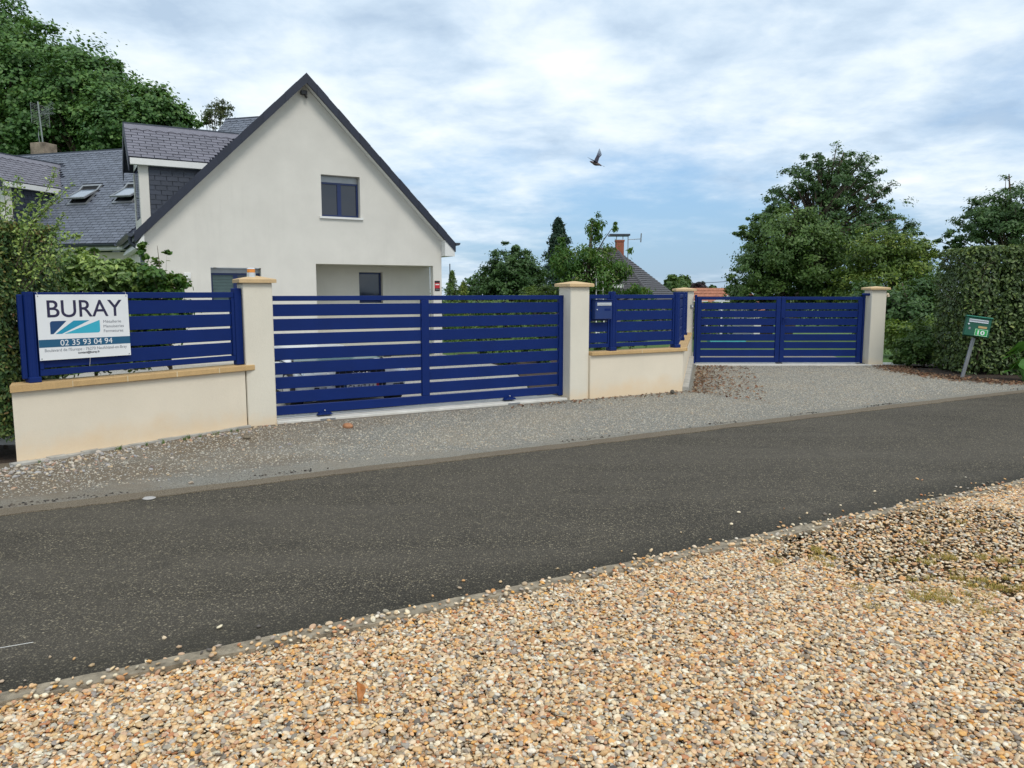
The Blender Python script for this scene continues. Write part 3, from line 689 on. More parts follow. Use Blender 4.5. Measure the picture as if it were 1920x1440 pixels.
# ------------------------------------------------------------------ fences
def post(parent, x, y, z0, z1, r=.045, name='post', T=None):
    mb = MB(); n = 24; vs = []; fs = []
    ring = []
    for i in range(n):
        t = 2 * math.pi * i / n; rr = r * (1.0 if i % 4 else .86); 
        cx, cy = math.cos(t), math.sin(t); m = 1 / max(abs(cx), abs(cy)); rr = rr * (1 + .35 * (min(m, 1.0) - 1) + .12 * abs(math.sin(2 * t)))
        ring.append((x + cx * rr, y + cy * rr))
    zs = [z0 + .05, z1 - .02, z1 - .004, z1]; ks = [1, 1, 1.0, .8]
    for z, k in zip(zs, ks): vs += [(x + (a - x) * k, y + (b_ - y) * k, z) for a, b_ in ring]
    for j in range(3):
        for i in range(n): fs.append((j * n + i, j * n + (i + 1) % n, (j + 1) * n + (i + 1) % n, (j + 1) * n + i))
    fs.append(tuple(3 * n + i for i in range(n)))
    if T is not None: vs = [T @ Vector(v) for v in vs]
    mb.add(vs, fs); o = mb.build(name, M_BLUE, parent)
    fo = MB().box(x - r * 1.22, x + r * 1.22, y - r * 1.22, y + r * 1.22, z0, z0 + .055, ch=.006, T=T); fo.build('post_foot', M_BLUE, o)
    return o
def slat_run(parent, x0, x1, y, zs, T=None, th=.022, frame=True, ztop=None, zbot=None):
    for (a, b_) in zs: MB().box(x0, x1, y - th / 2, y + th / 2, a, b_, ch=.004, T=T).build('slat', M_BLUE, parent)
FS = [(.88, .885 + .145), (1.055, 1.205), (1.23, 1.38), (1.405, 1.555)]
FS = [(.900, 1.046), (1.070, 1.218), (1.242, 1.390), (1.414, 1.562)]
LF = thing('fence_panel', 'blue slatted fence panel on the long low wall, behind the company sign', 'fence', (-4.79, 7.29, 0), 36.5, 'blue aluminium fence panels')
post(LF, .240, .10, .765, 1.655, .045)
MB().box(.145, .192, .085, .13, .80, 1.63, ch=.01).build('end_channel', M_BLUE, LF)
MB().box(.296, 2.50, .075, .125, 1.585, 1.650, ch=.004).build('top_rail', M_BLUE, LF)
MB().box(.296, 2.50, .075, .125, .822, .885, ch=.004).build('bottom_rail', M_BLUE, LF)
MB().box(.297, .335, .072, .128, .886, 1.584, ch=.004).build('stile', M_BLUE, LF)
MB().box(2.462, 2.499, .072, .128, .886, 1.584, ch=.004).build('stile', M_BLUE, LF)
MB().box(2.501, 2.60, .06, .145, .768, 1.70, ch=.008).build('wall_post', M_BLUE, LF)
slat_run(LF, .336, 2.461, .10, FS)

MF = thing('fence_panel', 'blue slatted fence panel on the bent low wall right of the letter box', 'fence', (*mw0, 0), 60, 'blue aluminium fence panels')
zo = -.035
MFS = [(a + zo, b_ + zo) for a, b_ in FS]
post(MF, .475, .10, .73, 1.66, .052)
post(MF, lend - .085, .10, .73, 1.655, .052)
for xa, xb in ((.02, .418), (.532, lend - .142)):
    MB().box(xa, xb, .078, .122, 1.55, 1.612, ch=.004).build('top_rail', M_BLUE, MF)
    MB().box(xa, xb, .078, .122, .788, .848, ch=.004).build('bottom_rail', M_BLUE, MF)
    slat_run(MF, xa + .032, xb - .032, .10, MFS)
    for s0 in (xa, xb - .031): MB().box(s0, s0 + .031, .076, .124, .849, 1.549, ch=.004).build('stile', M_BLUE, MF)
SF = thing('fence_panel', 'blue slatted fence on the side run of the bent wall, seen end on', 'fence', (*mw0, 0), 60, 'blue aluminium fence panels')
post(SF, 2.05, .10, .73, 1.655, .05, T=Ts); post(SF, 4.0, .10, .73, 1.655, .05, T=Ts)
for xa, xb in ((.14, 1.995), (2.105, 3.945), (4.055, sl - .02)):
    MB().box(xa, xb, .078, .122, 1.55, 1.612, ch=.004, T=Ts).build('top_rail', M_BLUE, SF)
    MB().box(xa, xb, .078, .122, .788, .848, ch=.004, T=Ts).build('bottom_rail', M_BLUE, SF)
    slat_run(SF, xa + .032, xb - .032, .10, MFS, T=Ts)
    for s0 in (xa, xb - .031): MB().box(s0, s0 + .031, .076, .124, .849, 1.549, ch=.004, T=Ts).build('stile', M_BLUE, SF)

# sliding gate
SG = thing('sliding_gate', 'wide blue slatted sliding gate between the two front pillars', 'gate', (*uv(2.21, 9.93), 0), 60)
GL = 4.41
gz0, gz1 = .085, 1.605
MB().box(-.15, GL + .02, -.025, .025, gz1 - .064, gz1, ch=.004).build('top_rail', M_BLUE, SG)
MB().box(-.15, GL + .02, -.03, .03, gz0, gz0 + .115, ch=.004).build('bottom_rail', M_BLUE, SG)
MB().box(GL - .065, GL + .02, -.035, .035, gz0 - .03, gz1 + .0, ch=.006).build('end_stile', M_BLUE, SG)
cx = 2.14
MB().box(cx - .085, cx + .03, -.028, .028, gz0 + .1155, gz1 - .0645, ch=.005).build('centre_stile', M_BLUE, SG)
z = gz0 + .115 + .034
for i in range(7):
    for xa, xb in ((-.12, cx - .0855), (cx + .0305, GL - .0655)):
        MB().box(xa, xb, -.012, .012, z, z + .152, ch=.004).build('slat', M_BLUE, SG)
    z += .1855
for xx in (.60, 3.40):
    t = thing('roller_guide', ['blue roller guide under the left half of the sliding gate', 'blue roller guide under the right half of the sliding gate'][xx > 1], 'gate roller', (*uv(2.21 + xx, 9.87), 0), 60, 'rollers under the sliding gate')
    MB().prism([(-.05, .058), (.15, .058), (.12, .088), (-.02, .088)], -.03, .05).build('bracket', M_BLUE, t)
    MB().tube([(.05, .015, .112), (.05, -.01, .112)], .008, 10).build('bolt', M_ALU, t)
    MB().box(-.05, .15, -.137, -.1325, -.02, .026, ch=.001).build('base_block', M_GREY, t)
# concrete threshold with rail
TH = bpy.data.objects.new('threshold', None); COL.objects.link(TH); TH['kind'] = 'structure'; TH.location = (*uv(2.21, 9.74), 0); TH.rotation_euler = (0, 0, rad(30))
MB().box(0.002, GL - .002, .0, .45, -.1, .032, ch=.008).build('slab', M_CONC2, TH)
MB().tube([(0, .19, .04), (GL, .19, .04)], .012, 8).build('rail', M_GREY, TH)

# double gate
DZ0, DZ1 = .045, 1.55
def leaf_gate(label, x0, x1, hinge_left, handle):
    t = thing('gate_leaf', label, 'gate', (x0, 17.66, 0), 90, 'leaves of the blue double gate'); w = x1 - x0
    MB().box(0, .10, -.03, .03, DZ0, DZ1, ch=.006).build('stile', M_BLUE, t); MB().box(w - .10, w, -.03, .03, DZ0, DZ1, ch=.006).build('stile', M_BLUE, t)
    MB().box(.101, w - .101, -.025, .025, DZ1 - .07, DZ1 - .002, ch=.004).build('top_rail', M_BLUE, t)
    MB().box(.101, w - .101, -.025, .025, DZ0 + .002, DZ0 + .115, ch=.004).build('bottom_rail', M_BLUE, t)
    z = DZ0 + .115 + .028
    for i in range(7):
        MB().box(.101, w - .101, -.011, .011, z, z + .150, ch=.004).build('slat', M_BLUE, t); z += .1785
    if handle:
        h = MB().box(.03, .075, -.045, -.031, .93, 1.10, ch=.003).build('lock_plate', M_BLUE, t)
        MB().tube([(.05, -.045, 1.06), (.05, -.085, 1.06), (.17, -.085, 1.065)], .011, 8).build('handle', M_BLUE, h)
    hx = -.03 if hinge_left else w + .03
    MB().cyl(hx if hinge_left else w + .035, 0, DZ0 - .04, DZ1 + .04, .028, 12).build('hinge_post', M_BLUE, t)
    MB().box(min(hx, hx + (.0)), max(hx, hx) + .001, -.01, .01, .2, .21) 
    return t
leaf_gate('left leaf of the blue double gate, hung on the corner pillar', 4.235, 6.145, True, False)
leaf_gate('right leaf of the blue double gate, with the lever handle', 6.155, 8.02, False, True)
bt = thing('pillar_bracket', 'blue bracket reaching from the double gate to the far right pillar', 'bracket', (8.055, 17.66, 0))
MB().tube([(-.05, 0, 1.60), (.09, -.12, 1.60)], .032, 10).build('arm', M_BLUE, bt)
MB().box(-.12, .08, -.06, .06, -.02, .03, ch=.006).build('foot_plate', M_BLACK, bt)
MB().box(6.08, 6.22, 17.60, 17.68, .0, .04, ch=.004).build('gate_stop', M_BLACK, label='small black stop on the ground where the double gate leaves meet', cat='gate stop')
MB().box(4.17, 9.05, 17.30, 17.95, -.1, .018, ch=.006).build('concrete_strip', M_CONC2, kind='structure')

# small fittings
def photocell(label, loc, ang, name='photocell', sx=.045, h=.12):
    t = thing(name, label, 'gate sensor', loc, ang, 'gate sensors on the pillars')
    MB().box(-sx / 2, sx / 2, -.028, -.002, -h / 2, h / 2, ch=.008).build('housing', M_BLACK, t)
    MB().box(-sx / 3, sx / 3, -.031, -.0285, -.005, h / 3).build('lens', M_DARK, t); return t
a_, b_ = 6.58, 9.70
photocell('black sensor low on the left side of the middle pillar', (*uv(6.63, 9.81), .42), 60 + 90 + 180, )
photocell('black sensor low on the left side of the far right pillar', (8.12, 17.58, .42), 0)
ic = thing('wall_button', 'small pale switch box on the right edge of the corner pillar', 'switch', (4.12, 17.72, 1.33), 90)
MB().box(-.02, .05, -.025, -.001, -.04, .04, ch=.006).build('plate', M_GREY, ic); MB().box(.0, .035, -.032, -.0255, -.02, .022).build('button', M_WHITE, ic)
lp = thing('insulator', 'pale round fitting high on the right side of the far right pillar', 'fitting', (8.455, 17.5, 1.60), 90)
MB().tube([(-.01, 0, 0), (.05, 0, .0), (.06, 0, -.05)], .035, 12).build('cap', M_PILL, lp)

bc = thing('beacon', 'orange and clear warning beacon standing on the left gate pillar', 'warning light', (*uv(1.99, 9.86), 1.835), 60)
MB().cyl(0, 0, -.03, .055, .052, 20).build('clear_base', M_ALU, bc, smooth=False)
MB().cyl(0, 0, .056, .098, .048, 20).build('amber_lens', M_ORANGE, bc)
MB().cyl(0, 0, .0985, .112, .050, 20, r1=.035).build('clear_cap', M_ALU, bc)

# letter box (blue)
lb_ = thing('letter_box', 'blue letter box with a pale metal slot fixed left of the fence post', 'letter box', (*mw0, 0), 60)
MB().box(.065, .385, -.03, .086, 1.235, 1.525, ch=.008).build('body', M_BLUE2, lb_)
MB().box(.058, .392, -.045, .086, 1.5255, 1.538, ch=.004).build('lid', M_BLUE, lb_)
sl_ = MB().box(.095, .365, -.037, -.0305, 1.445, 1.492, ch=.003).build('slot_flap', M_ALU, lb_)
MB().box(.105, .355, -.039, -.0375, 1.466, 1.471).build('slot_line', M_GREY, sl_)
MB().tube([(.09, -.031, 1.385), (.09, -.042, 1.385)], .010, 10).build('lock', M_ALU, lb_)
MB().box(.235, .35, -.033, -.0305, 1.365, 1.400, ch=.001).build('name_plate', M_BLUE, lb_)

# ------------------------------------------------------------------ lettering helper
def text(parent, name, s, x, y, z, size, mat, width=None, bold=0, align='LEFT', spacing=1.0, shear=0, fn=None, extr=.0006):
    cu = bpy.data.curves.new(name, 'FONT'); cu.body = s; cu.size = size; cu.extrude = extr; cu.offset = bold; cu.space_character = spacing; cu.align_x = align
    to = bpy.data.objects.new(name, cu); COL.objects.link(to); C.view_layer.update()
    me = bpy.data.meshes.new_from_object(to.evaluated_get(C.evaluated_depsgraph_get())); bpy.data.objects.remove(to)
    n = len(me.vertices); co = np.empty(n * 3); me.vertices.foreach_get('co', co); co = co.reshape(-1, 3)
    if width:
        w = co[:, 0].max() - co[:, 0].min(); co[:, 0] *= width / w
        mn = co[:, 0].min(); 
        if align == 'LEFT': co[:, 0] -= mn
        else: co[:, 0] -= (co[:, 0].min() + co[:, 0].max()) / 2
    out = np.stack([co[:, 0] + x, y - co[:, 2], co[:, 1] + z], 1)
    me.vertices.foreach_set('co', out.ravel()); me.materials.clear(); me.materials.append(mat); me.update()
    return link(name, me, parent)

# company sign : hangs on the left fence
SN = thing('company_sign', 'white BURAY company sign hanging on the blue fence panel', 'sign', (-4.79, 7.29, 0), 36.5)
x0, x1, z0, z1 = .290, 1.195, .978, 1.628; y = .050
MB().box(x0, x1, y - .002, y + .003, z0, z1).build('board', M_WHITEP, SN)
W_, H_ = x1 - x0, z1 - z0
def sp(u, v): return (x0 + W_ * u, z0 + H_ * (1 - v))
def flat(name, pts, mat, dy=.0025):
    mb = MB(); mb.add([(a, y - dy, b_) for a, b_ in pts], [tuple(range(len(pts)))]); return mb.build(name, mat, SN)
flat('blue_band', [sp(.0, .685), sp(.0, .805), sp(1, .805), sp(1, .685)][::1], M_SBLUE)
def arc(cx, cz, r, a0, a1, n=5): return [(cx + r * math.cos(rad(a0 + (a1 - a0) * i / n)), cz + r * math.sin(rad(a0 + (a1 - a0) * i / n))) for i in range(n + 1)]
r = .025; tl = sp(.125, .405); bl = sp(.125, .605)
flat('emblem_piece', [bl, sp(.155, .605), sp(.30, .405)] + arc(tl[0] + r, tl[1] - r, r, 90, 180), M_MBLUE)
flat('emblem_piece', [sp(.175, .605), sp(.245, .605), sp(.55, .405), sp(.375, .405)], M_CBLUE)
br = sp(.66, .605)
flat('emblem_piece', [sp(.27, .605)] + arc(br[0] - r, br[1] + r, r, -90, 0) + [sp(.66, .405)], M_CBLUE2)
ux, uz = sp(.105, .345)
text(SN, 'lettering', 'BURAY', ux, y - .003, uz, .243, M_NAVY, width=W_ * .82, bold=.0015)
for i, s in enumerate(('Métallerie', 'Menuiseries', 'Fermetures')):
    a, b2 = sp(.70, .455 + i * .075); text(SN, 'lettering', s, a, y - .003, b2, .042, M_GINK, width=W_ * (.205, .235, .225)[i])
a, b2 = sp(.505, .785)
text(SN, 'lettering', '02 35 93 04 94', a, y - .0035, b2, .082, M_WHITEP, width=W_ * .57, bold=0, align='CENTER')
a, b2 = sp(.505, .873); text(SN, 'lettering', "Boulevard de l'Europe - 76270 Neufchâtel-en-Bray", a, y - .003, b2, .042, M_GINK, width=W_ * .90, align='CENTER')
a, b2 = sp(.52, .925); text(SN, 'lettering', 'contact@buray.fr', a, y - .003, b2, .030, M_KINK, width=W_ * .24, align='CENTER', bold=.0006)
for u, v in ((.02, .025), (.98, .025), (.02, .975), (.98, .975)):
    a, b2 = sp(u, v); MB().tube([(a, y - .0022, b2), (a, y - .005, b2)], .006, 10).build('eyelet', M_GREY, SN)
for u in (.02, .98):
    a, b2 = sp(u, .02); MB().tube([(a, y - .006, b2), (a - .003, y + .0, 1.652), (a - .003, y + .05, 1.653)], .0018, 5).build('cord', M_WHITE, SN)
a, b2 = sp(.53, 1.0); MB().tube([(a, y - .002, b2 + .01), (a - .003, y + .015, .89)], .0018, 5).build('cord', M_WHITE, SN)

# ------------------------------------------------------------------ house
HA = (-8.27, 17.5)
HS = thing('house', 'cream gabled house with slate roofs and dormers behind the sliding gate', 'house', (*HA, 0), 60)
SLP = .995; RT, RZ = 3.72, 6.86       # ridge position along the gable and height
def rz(t): return RZ - abs(t - RT) * SLP
W = 7.33; WTOP = .212
openings = [(4.07, 5.07, 3.54, 4.56, .22), (1.39, 2.54, 1.38, 2.23, .22), (3.88, 7.08, -.1, 2.36, .9)]
xb = sorted({0, RT, W} | {v for o in openings for v in o[:2]})
wb = MB()
for a, b_ in zip(xb, xb[1:]):
    cuts = sorted([(o[2], o[3]) for o in openings if o[0] <= a + 1e-6 and o[1] >= b_ - 1e-6]); z = -.1
    for c0, c1 in cuts:
        if c0 > z: wb.add([(a, 0, z), (b_, 0, z), (b_, 0, c0), (a, 0, c0)], [(0, 1, 2, 3)])
        z = c1
    wb.add([(a, 0, z), (b_, 0, z), (b_, 0, rz(b_) - WTOP), (a, 0, rz(a) - WTOP)], [(0, 1, 2, 3)])
for x0, x1, z0, z1, d in openings[:2]:
    wb.add([(x0, 0, z0), (x1, 0, z0), (x1, d, z0), (x0, d, z0)], [(0, 1, 2, 3)]); wb.add([(x0, 0, z1), (x1, 0, z1), (x1, d, z1), (x0, d, z1)], [(3, 2, 1, 0)])
    wb.add([(x0, 0, z0), (x0, d, z0), (x0, d, z1), (x0, 0, z1)], [(0, 1, 2, 3)]); wb.add([(x1, 0, z0), (x1, d, z0), (x1, d, z1), (x1, 0, z1)], [(3, 2, 1, 0)])
# left side wall, right side wall from behind the porch on
wb.add([(0, 0, -.1), (0, 4.4, -.1), (0, 4.4, 2.9), (0, 0, 2.9)], [(0, 3, 2, 1)])
wb.build('gable_wall', M_HOUSE, HS)
pb = MB(); d = .9; te = 7.38; X3 = 3.88
pb.add([(X3, 0, -.1), (X3, d, -.1), (X3, d, 2.36), (X3, 0, 2.36)], [(0, 1, 2, 3)])
pb.add([(X3, 0, 2.36), (W, 0, 2.36), (W, d, 2.36), (X3, d, 2.36)], [(3, 2, 1, 0)])
PW = (5.30, 5.97, 1.36, 2.19)
for a, b_, z0, z1 in ((X3, PW[0], -.1, 2.36), (PW[0], PW[1], -.1, PW[2]), (PW[0], PW[1], PW[3], 2.36), (PW[1], te, -.1, 2.36)):
    pb.add([(a, d, z0), (b_, d, z0), (b_, d, z1), (a, d, z1)], [(0, 1, 2, 3)])
pb.add([(te, d, -.1), (te, 9, -.1), (te, 9, 2.9), (te, d, 2.9)], [(0, 1, 2, 3)])
x0, x1, z0, z1 = PW; e = d + .2
pb.add([(x0, d, z0), (x0, e, z0), (x0, e, z1), (x0, d, z1)], [(0, 1, 2, 3)]); pb.add([(x1, d, z0), (x1, e, z0), (x1, e, z1), (x1, d, z1)], [(3, 2, 1, 0)])
pb.add([(x0, d, z1), (x1, d, z1), (x1, e, z1), (x0, e, z1)], [(3, 2, 1, 0)])
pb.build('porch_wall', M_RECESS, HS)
MB().box(7.08, W - .0005, .002, .20, -.1, 2.358).build('porch_pier', M_HOUSE, HS)
MB().box(7.08, W - .0005, .202, d, 2.364, 2.9).build('porch_beam', M_HOUSE, HS)

# windows
def window(x0, x1, y, z0, z1, sashes, shutter=0, name='window'):
    f = MB(); w = .045
    f.box(x0, x1, y - .05, y + .02, z0, z0 + w); f.box(x0, x1, y - .05, y + .02, z1 - w - shutter, z1 - shutter)
    f.box(x0, x0 + w, y - .048, y + .018, z0 + w, z1 - w - shutter); f.box(x1 - w, x1, y - .048, y + .018, z0 + w, z1 - w - shutter)
    if sashes == 2: xm = (x0 + x1) / 2; f.box(xm - .05, xm + .05, y - .046, y + .016, z0 + w, z1 - w - shutter)
    fo = f.build(name, M_WFRAME, HS)
    xs = [x0 + w, x1 - w] if sashes == 1 else [x0 + w, (x0 + x1) / 2 - .05, (x0 + x1) / 2 + .05, x1 - w]
    for i in range(0, len(xs), 2): MB().box(xs[i], xs[i + 1], y - .02, y - .01, z0 + w, z1 - w - shutter).build('pane', M_GLASS, fo)
    if shutter: MB().box(x0, x1, y - .045, y + .02, z1 - shutter + .001, z1 - .002).build('shutter_box', M_GREY if sashes else M_WHITE, fo)
    return fo
wf = window(4.075, 5.065, .2, 3.545, 4.555, 2, .16)
# roller shutter slats showing under the box
sillm = MB().prism([(4.01, 3.485), (5.13, 3.485), (5.13, 3.535), (4.01, 3.535)], -.05, .15); sillm.build('window_sill', M_WHITE, HS)
wf2 = window(1.395, 2.535, .2, 1.385, 2.225, 2, .12)
sh = MB()
for i in range(9): sh.box(1.452, 1.93, .17, .178, 1.43 + i * .075, 1.43 + i * .075 + .068)
sh.build('blind', simple('green_grey_blind', (.06, .10, .10), .5, var=.15), wf2)
wf3 = window(5.305, 5.965, 1.08, 1.365, 2.185, 1, .0)
MB().box(.80, .95, -.05, -.002, 1.96, 2.10, ch=.01).build('wall_lamp', M_WHITE, HS)
sl2 = MB().box(RT - .10, RT + .05, -.10, -.002, 6.40, 6.50, ch=.01).build('security_light', M_BLACK, HS)
MB().tube([(RT, -.08, 6.40), (RT + .02, -.12, 6.33)], .03, 8).build('sensor', M_BLACK, sl2)
rs_ = thing('wall_plaque', 'small red and black alarm plaque on the right corner of the gable wall', 'sign', (*[HA[0] + .866 * 7.14, HA[1] + .5 * 7.14], 1.69), 60)
MB().box(-.02, .13, -.012, -.003, 0, .27).build('plate', M_RED, rs_)
MB().box(-.02, .13, -.014, -.0125, .215, .27).build('top_band', M_BLACK, rs_); MB().box(-.02, .13, -.014, -.0125, 0, .07).build('bottom_band', M_BLACK, rs_)
MB().box(.0, .11, -.014, -.0125, .155, .185).build('pale_line', M_WHITE, rs_)
MB().box(.0, .11, -.016, -.0145, .035, .05).build('grey_line', M_GREY, rs_)

# main roof slab, verge boards, soffit
YF, YB = -.26, 9.0; TL, TR = -.20, 7.64; TH_ = .225
roof = MB()
for (ta, tb) in ((TL, RT), (TR, RT)):
    za, zb = rz(ta), rz(tb); yb = YB
    roof.add([(ta, YF + .05, za), (tb, YF + .05, zb), (tb, yb, zb), (ta, yb, za), (ta, YF + .05, za - TH_ + .05), (tb, YF + .05, zb - TH_ + .05), (tb, yb, zb - TH_ + .05), (ta, yb, za - TH_ + .05)],
             [(0, 1, 2, 3), (4, 7, 6, 5), (0, 3, 7, 4), (0, 4, 5, 1), (3, 2, 6, 7)])
ro = roof.build('roof', M_SLATE, HS)
for (ta, tb) in ((TL, RT), (TR, RT)):
    n = 15
    for i in range(n):      # slate-clad verge: one slate after another, each lapping the next
        a = ta + (tb - ta) * i / n; b_ = ta + (tb - ta) * (i + 1.06) / n; b_ = min(b_, tb) if tb > ta else max(b_, tb)
        o = .008 * (i % 2) + .0; up = .006 * (i % 2)
        mb = MB(); mb.prism([(a, rz(a) + up + .012), (a, rz(a) - TH_), (b_, rz(b_) - TH_), (b_, rz(b_) + up + .012)], YF - o - .004, YF + .049 - o * .2); mb.build('verge_slate', M_SLATEB, ro)
sf = MB()
for (ta, tb, s) in ((TL, RT, 1), (TR, RT, -1)):
    za, zb = rz(ta) - TH_ + .045, rz(tb) - TH_ + .045
    sf.add([(ta + .04 * s, YF + .05, za - .02), (tb, YF + .05, zb - .02), (tb, -.003, zb - .02), (ta + .04 * s, -.003, za - .02)], [(0, 1, 2, 3)])
sf.build('soffit', M_WHITE, ro)
for s, t0, t1 in ((1, TL + .02, -.002), (-1, W + .002, TR - .02)):      # boxed eaves
    a, b_ = min(t0, t1), max(t0, t1)
    MB().prism([(a, 2.62), (b_, 2.62), (b_, rz(b_) - TH_ + .03 if s > 0 else min(rz(b_) - TH_ + .03, 2.9)), (a, 2.66 if s > 0 else rz(a) - TH_)], -.24, 4.0 if s > 0 else 8.9).build('eaves_box', M_WHITE, ro)
# gutters as half pipes
def gutter(parent, p, q, r=.075, mat=None):
    mb = MB(); P_, Q_ = Vector(p), Vector(q); d = (Q_ - P_).normalized(); a = d.cross(Vector((0, 0, 1))).normalized(); n = 9; vs = []; fs = []
    for E_ in (P_, Q_):
        for k in range(n): t = math.pi * k / (n - 1); vs.append(E_ + a * math.cos(t) * r + Vector((0, 0, -math.sin(t) * r)))
        for k in range(n): t = math.pi * (n - 1 - k) / (n - 1); vs.append(E_ + a * math.cos(t) * (r - .008) + Vector((0, 0, -math.sin(t) * (r - .008))))
    m = 2 * n
    for k in range(m): fs.append((k, (k + 1) % m, m + (k + 1) % m, m + k))
    fs.append(tuple(range(n))); mb.add(vs, fs); return mb.build('gutter', mat or M_GREYP, parent)
gutter(ro, (TR + .06, -.28, rz(TR) + .02), (TR + .06, 8.9, rz(TR) + .02))
gutter(ro, (TL - .08, -.27, rz(TL) - .02), (TL - .08, 4.05, rz(TL) - .02))
MB().tube([(TL - .08, -.05, 2.88), (TL - .07, -.05, 2.74), (TL + .06, -.06, 2.64), (-.05, -.07, 2.55), (-.05, -.07, 0)], .045, 10).build('downpipe', M_GREYP, ro)

# slates laid one by one on a sloping plane given by a frame (origin, along, up)
SLATE_ME = {}
def slate_mesh(w, l, th, mat, dark=0):
    k = (round(w, 3), round(l, 3), mat.name)
    if k not in SLATE_ME:
        mb = MB(); c = .012
        vs = [(-w / 2, 0, 0), (w / 2, 0, 0), (w / 2, l, -.006), (-w / 2, l, -.006), (-w / 2, 0, th), (w / 2, 0, th), (w / 2, l, 0), (-w / 2, l, 0)]
        mb.add(vs, [(0, 3, 2, 1), (4, 5, 6, 7), (0, 1, 5, 4), (1, 2, 6, 5), (2, 3, 7, 6), (3, 0, 4, 7)])
        me = bpy.data.meshes.new('slate'); me.from_pydata(mb.v, [], mb.f); me.materials.append(mat)
        a = me.attributes.new('tint', 'FLOAT', 'FACE'); a.data.foreach_set('value', [0.0] * len(me.polygons)); SLATE_ME[k] = me
    return SLATE_ME[k]
def lay(parent, M, left, right, height, expo, w, mat, budget, name='slate', clip=None, th=.011):
    """left(v), right(v): extent along at up-distance v. M maps (along, up, out) to parent space. first `budget` slates are objects, the rest one stuff mesh"""
    rng = random.Random(5); stuff = MB(); tints = []; cnt = 0
    rows = int(height / expo)
    for r in range(rows):
        v = r * expo; xl, xr = left(v + expo / 2), right(v + expo / 2)
        x = xl - (w / 2 if r % 2 else 0)
        while x < xr:
            a, b_ = max(x, xl), min(x + w, xr); x += w
            if b_ - a < .03: continue
            if clip and clip((a + b_) / 2, v): continue
            ww = b_ - a - .016; cx = (a + b_) / 2; z = rng.uniform(0, .003); yj = rng.uniform(-.003, .003); rot = rng.uniform(-.006, .006)
            T = M @ Matrix.Translation((cx, v + yj, .012 + z)) @ Matrix.Rotation(rot, 4, 'Z') @ Matrix.Rotation(rng.uniform(-.004, .004), 4, 'Y')
            if cnt < budget:
                o = bpy.data.objects.new(name, slate_mesh(ww, expo * 1.12, th, mat)); COL.objects.link(o); o.parent = parent; o.matrix_local = T; cnt += 1
            else:
                l = expo * 1.12
                vs = [(-ww / 2, 0, 0), (ww / 2, 0, 0), (ww / 2, l, -.006), (-ww / 2, l, -.006), (-ww / 2, 0, th), (ww / 2, 0, th), (ww / 2, l, 0), (-ww / 2, l, 0)]
                stuff.add([T @ Vector(q) for q in vs], [(4, 5, 6, 7), (0, 1, 5, 4), (1, 2, 6, 5), (3, 0, 4, 7)]); tints += [rng.random()] * 4
    if stuff.f:
        o = stuff.build(name + 's', mat, parent, kind='stuff'); a = o.data.attributes.new('tint', 'FLOAT', 'FACE'); a.data.foreach_set('value', tints)
    return cnt
def frame(o, ax, up):
    ax, up = Vector(ax).normalized(), Vector(up).normalized(); out = ax.cross(up)
    m = Matrix((ax, up, out)).transposed().to_4x4(); m.translation = Vector(o); return m

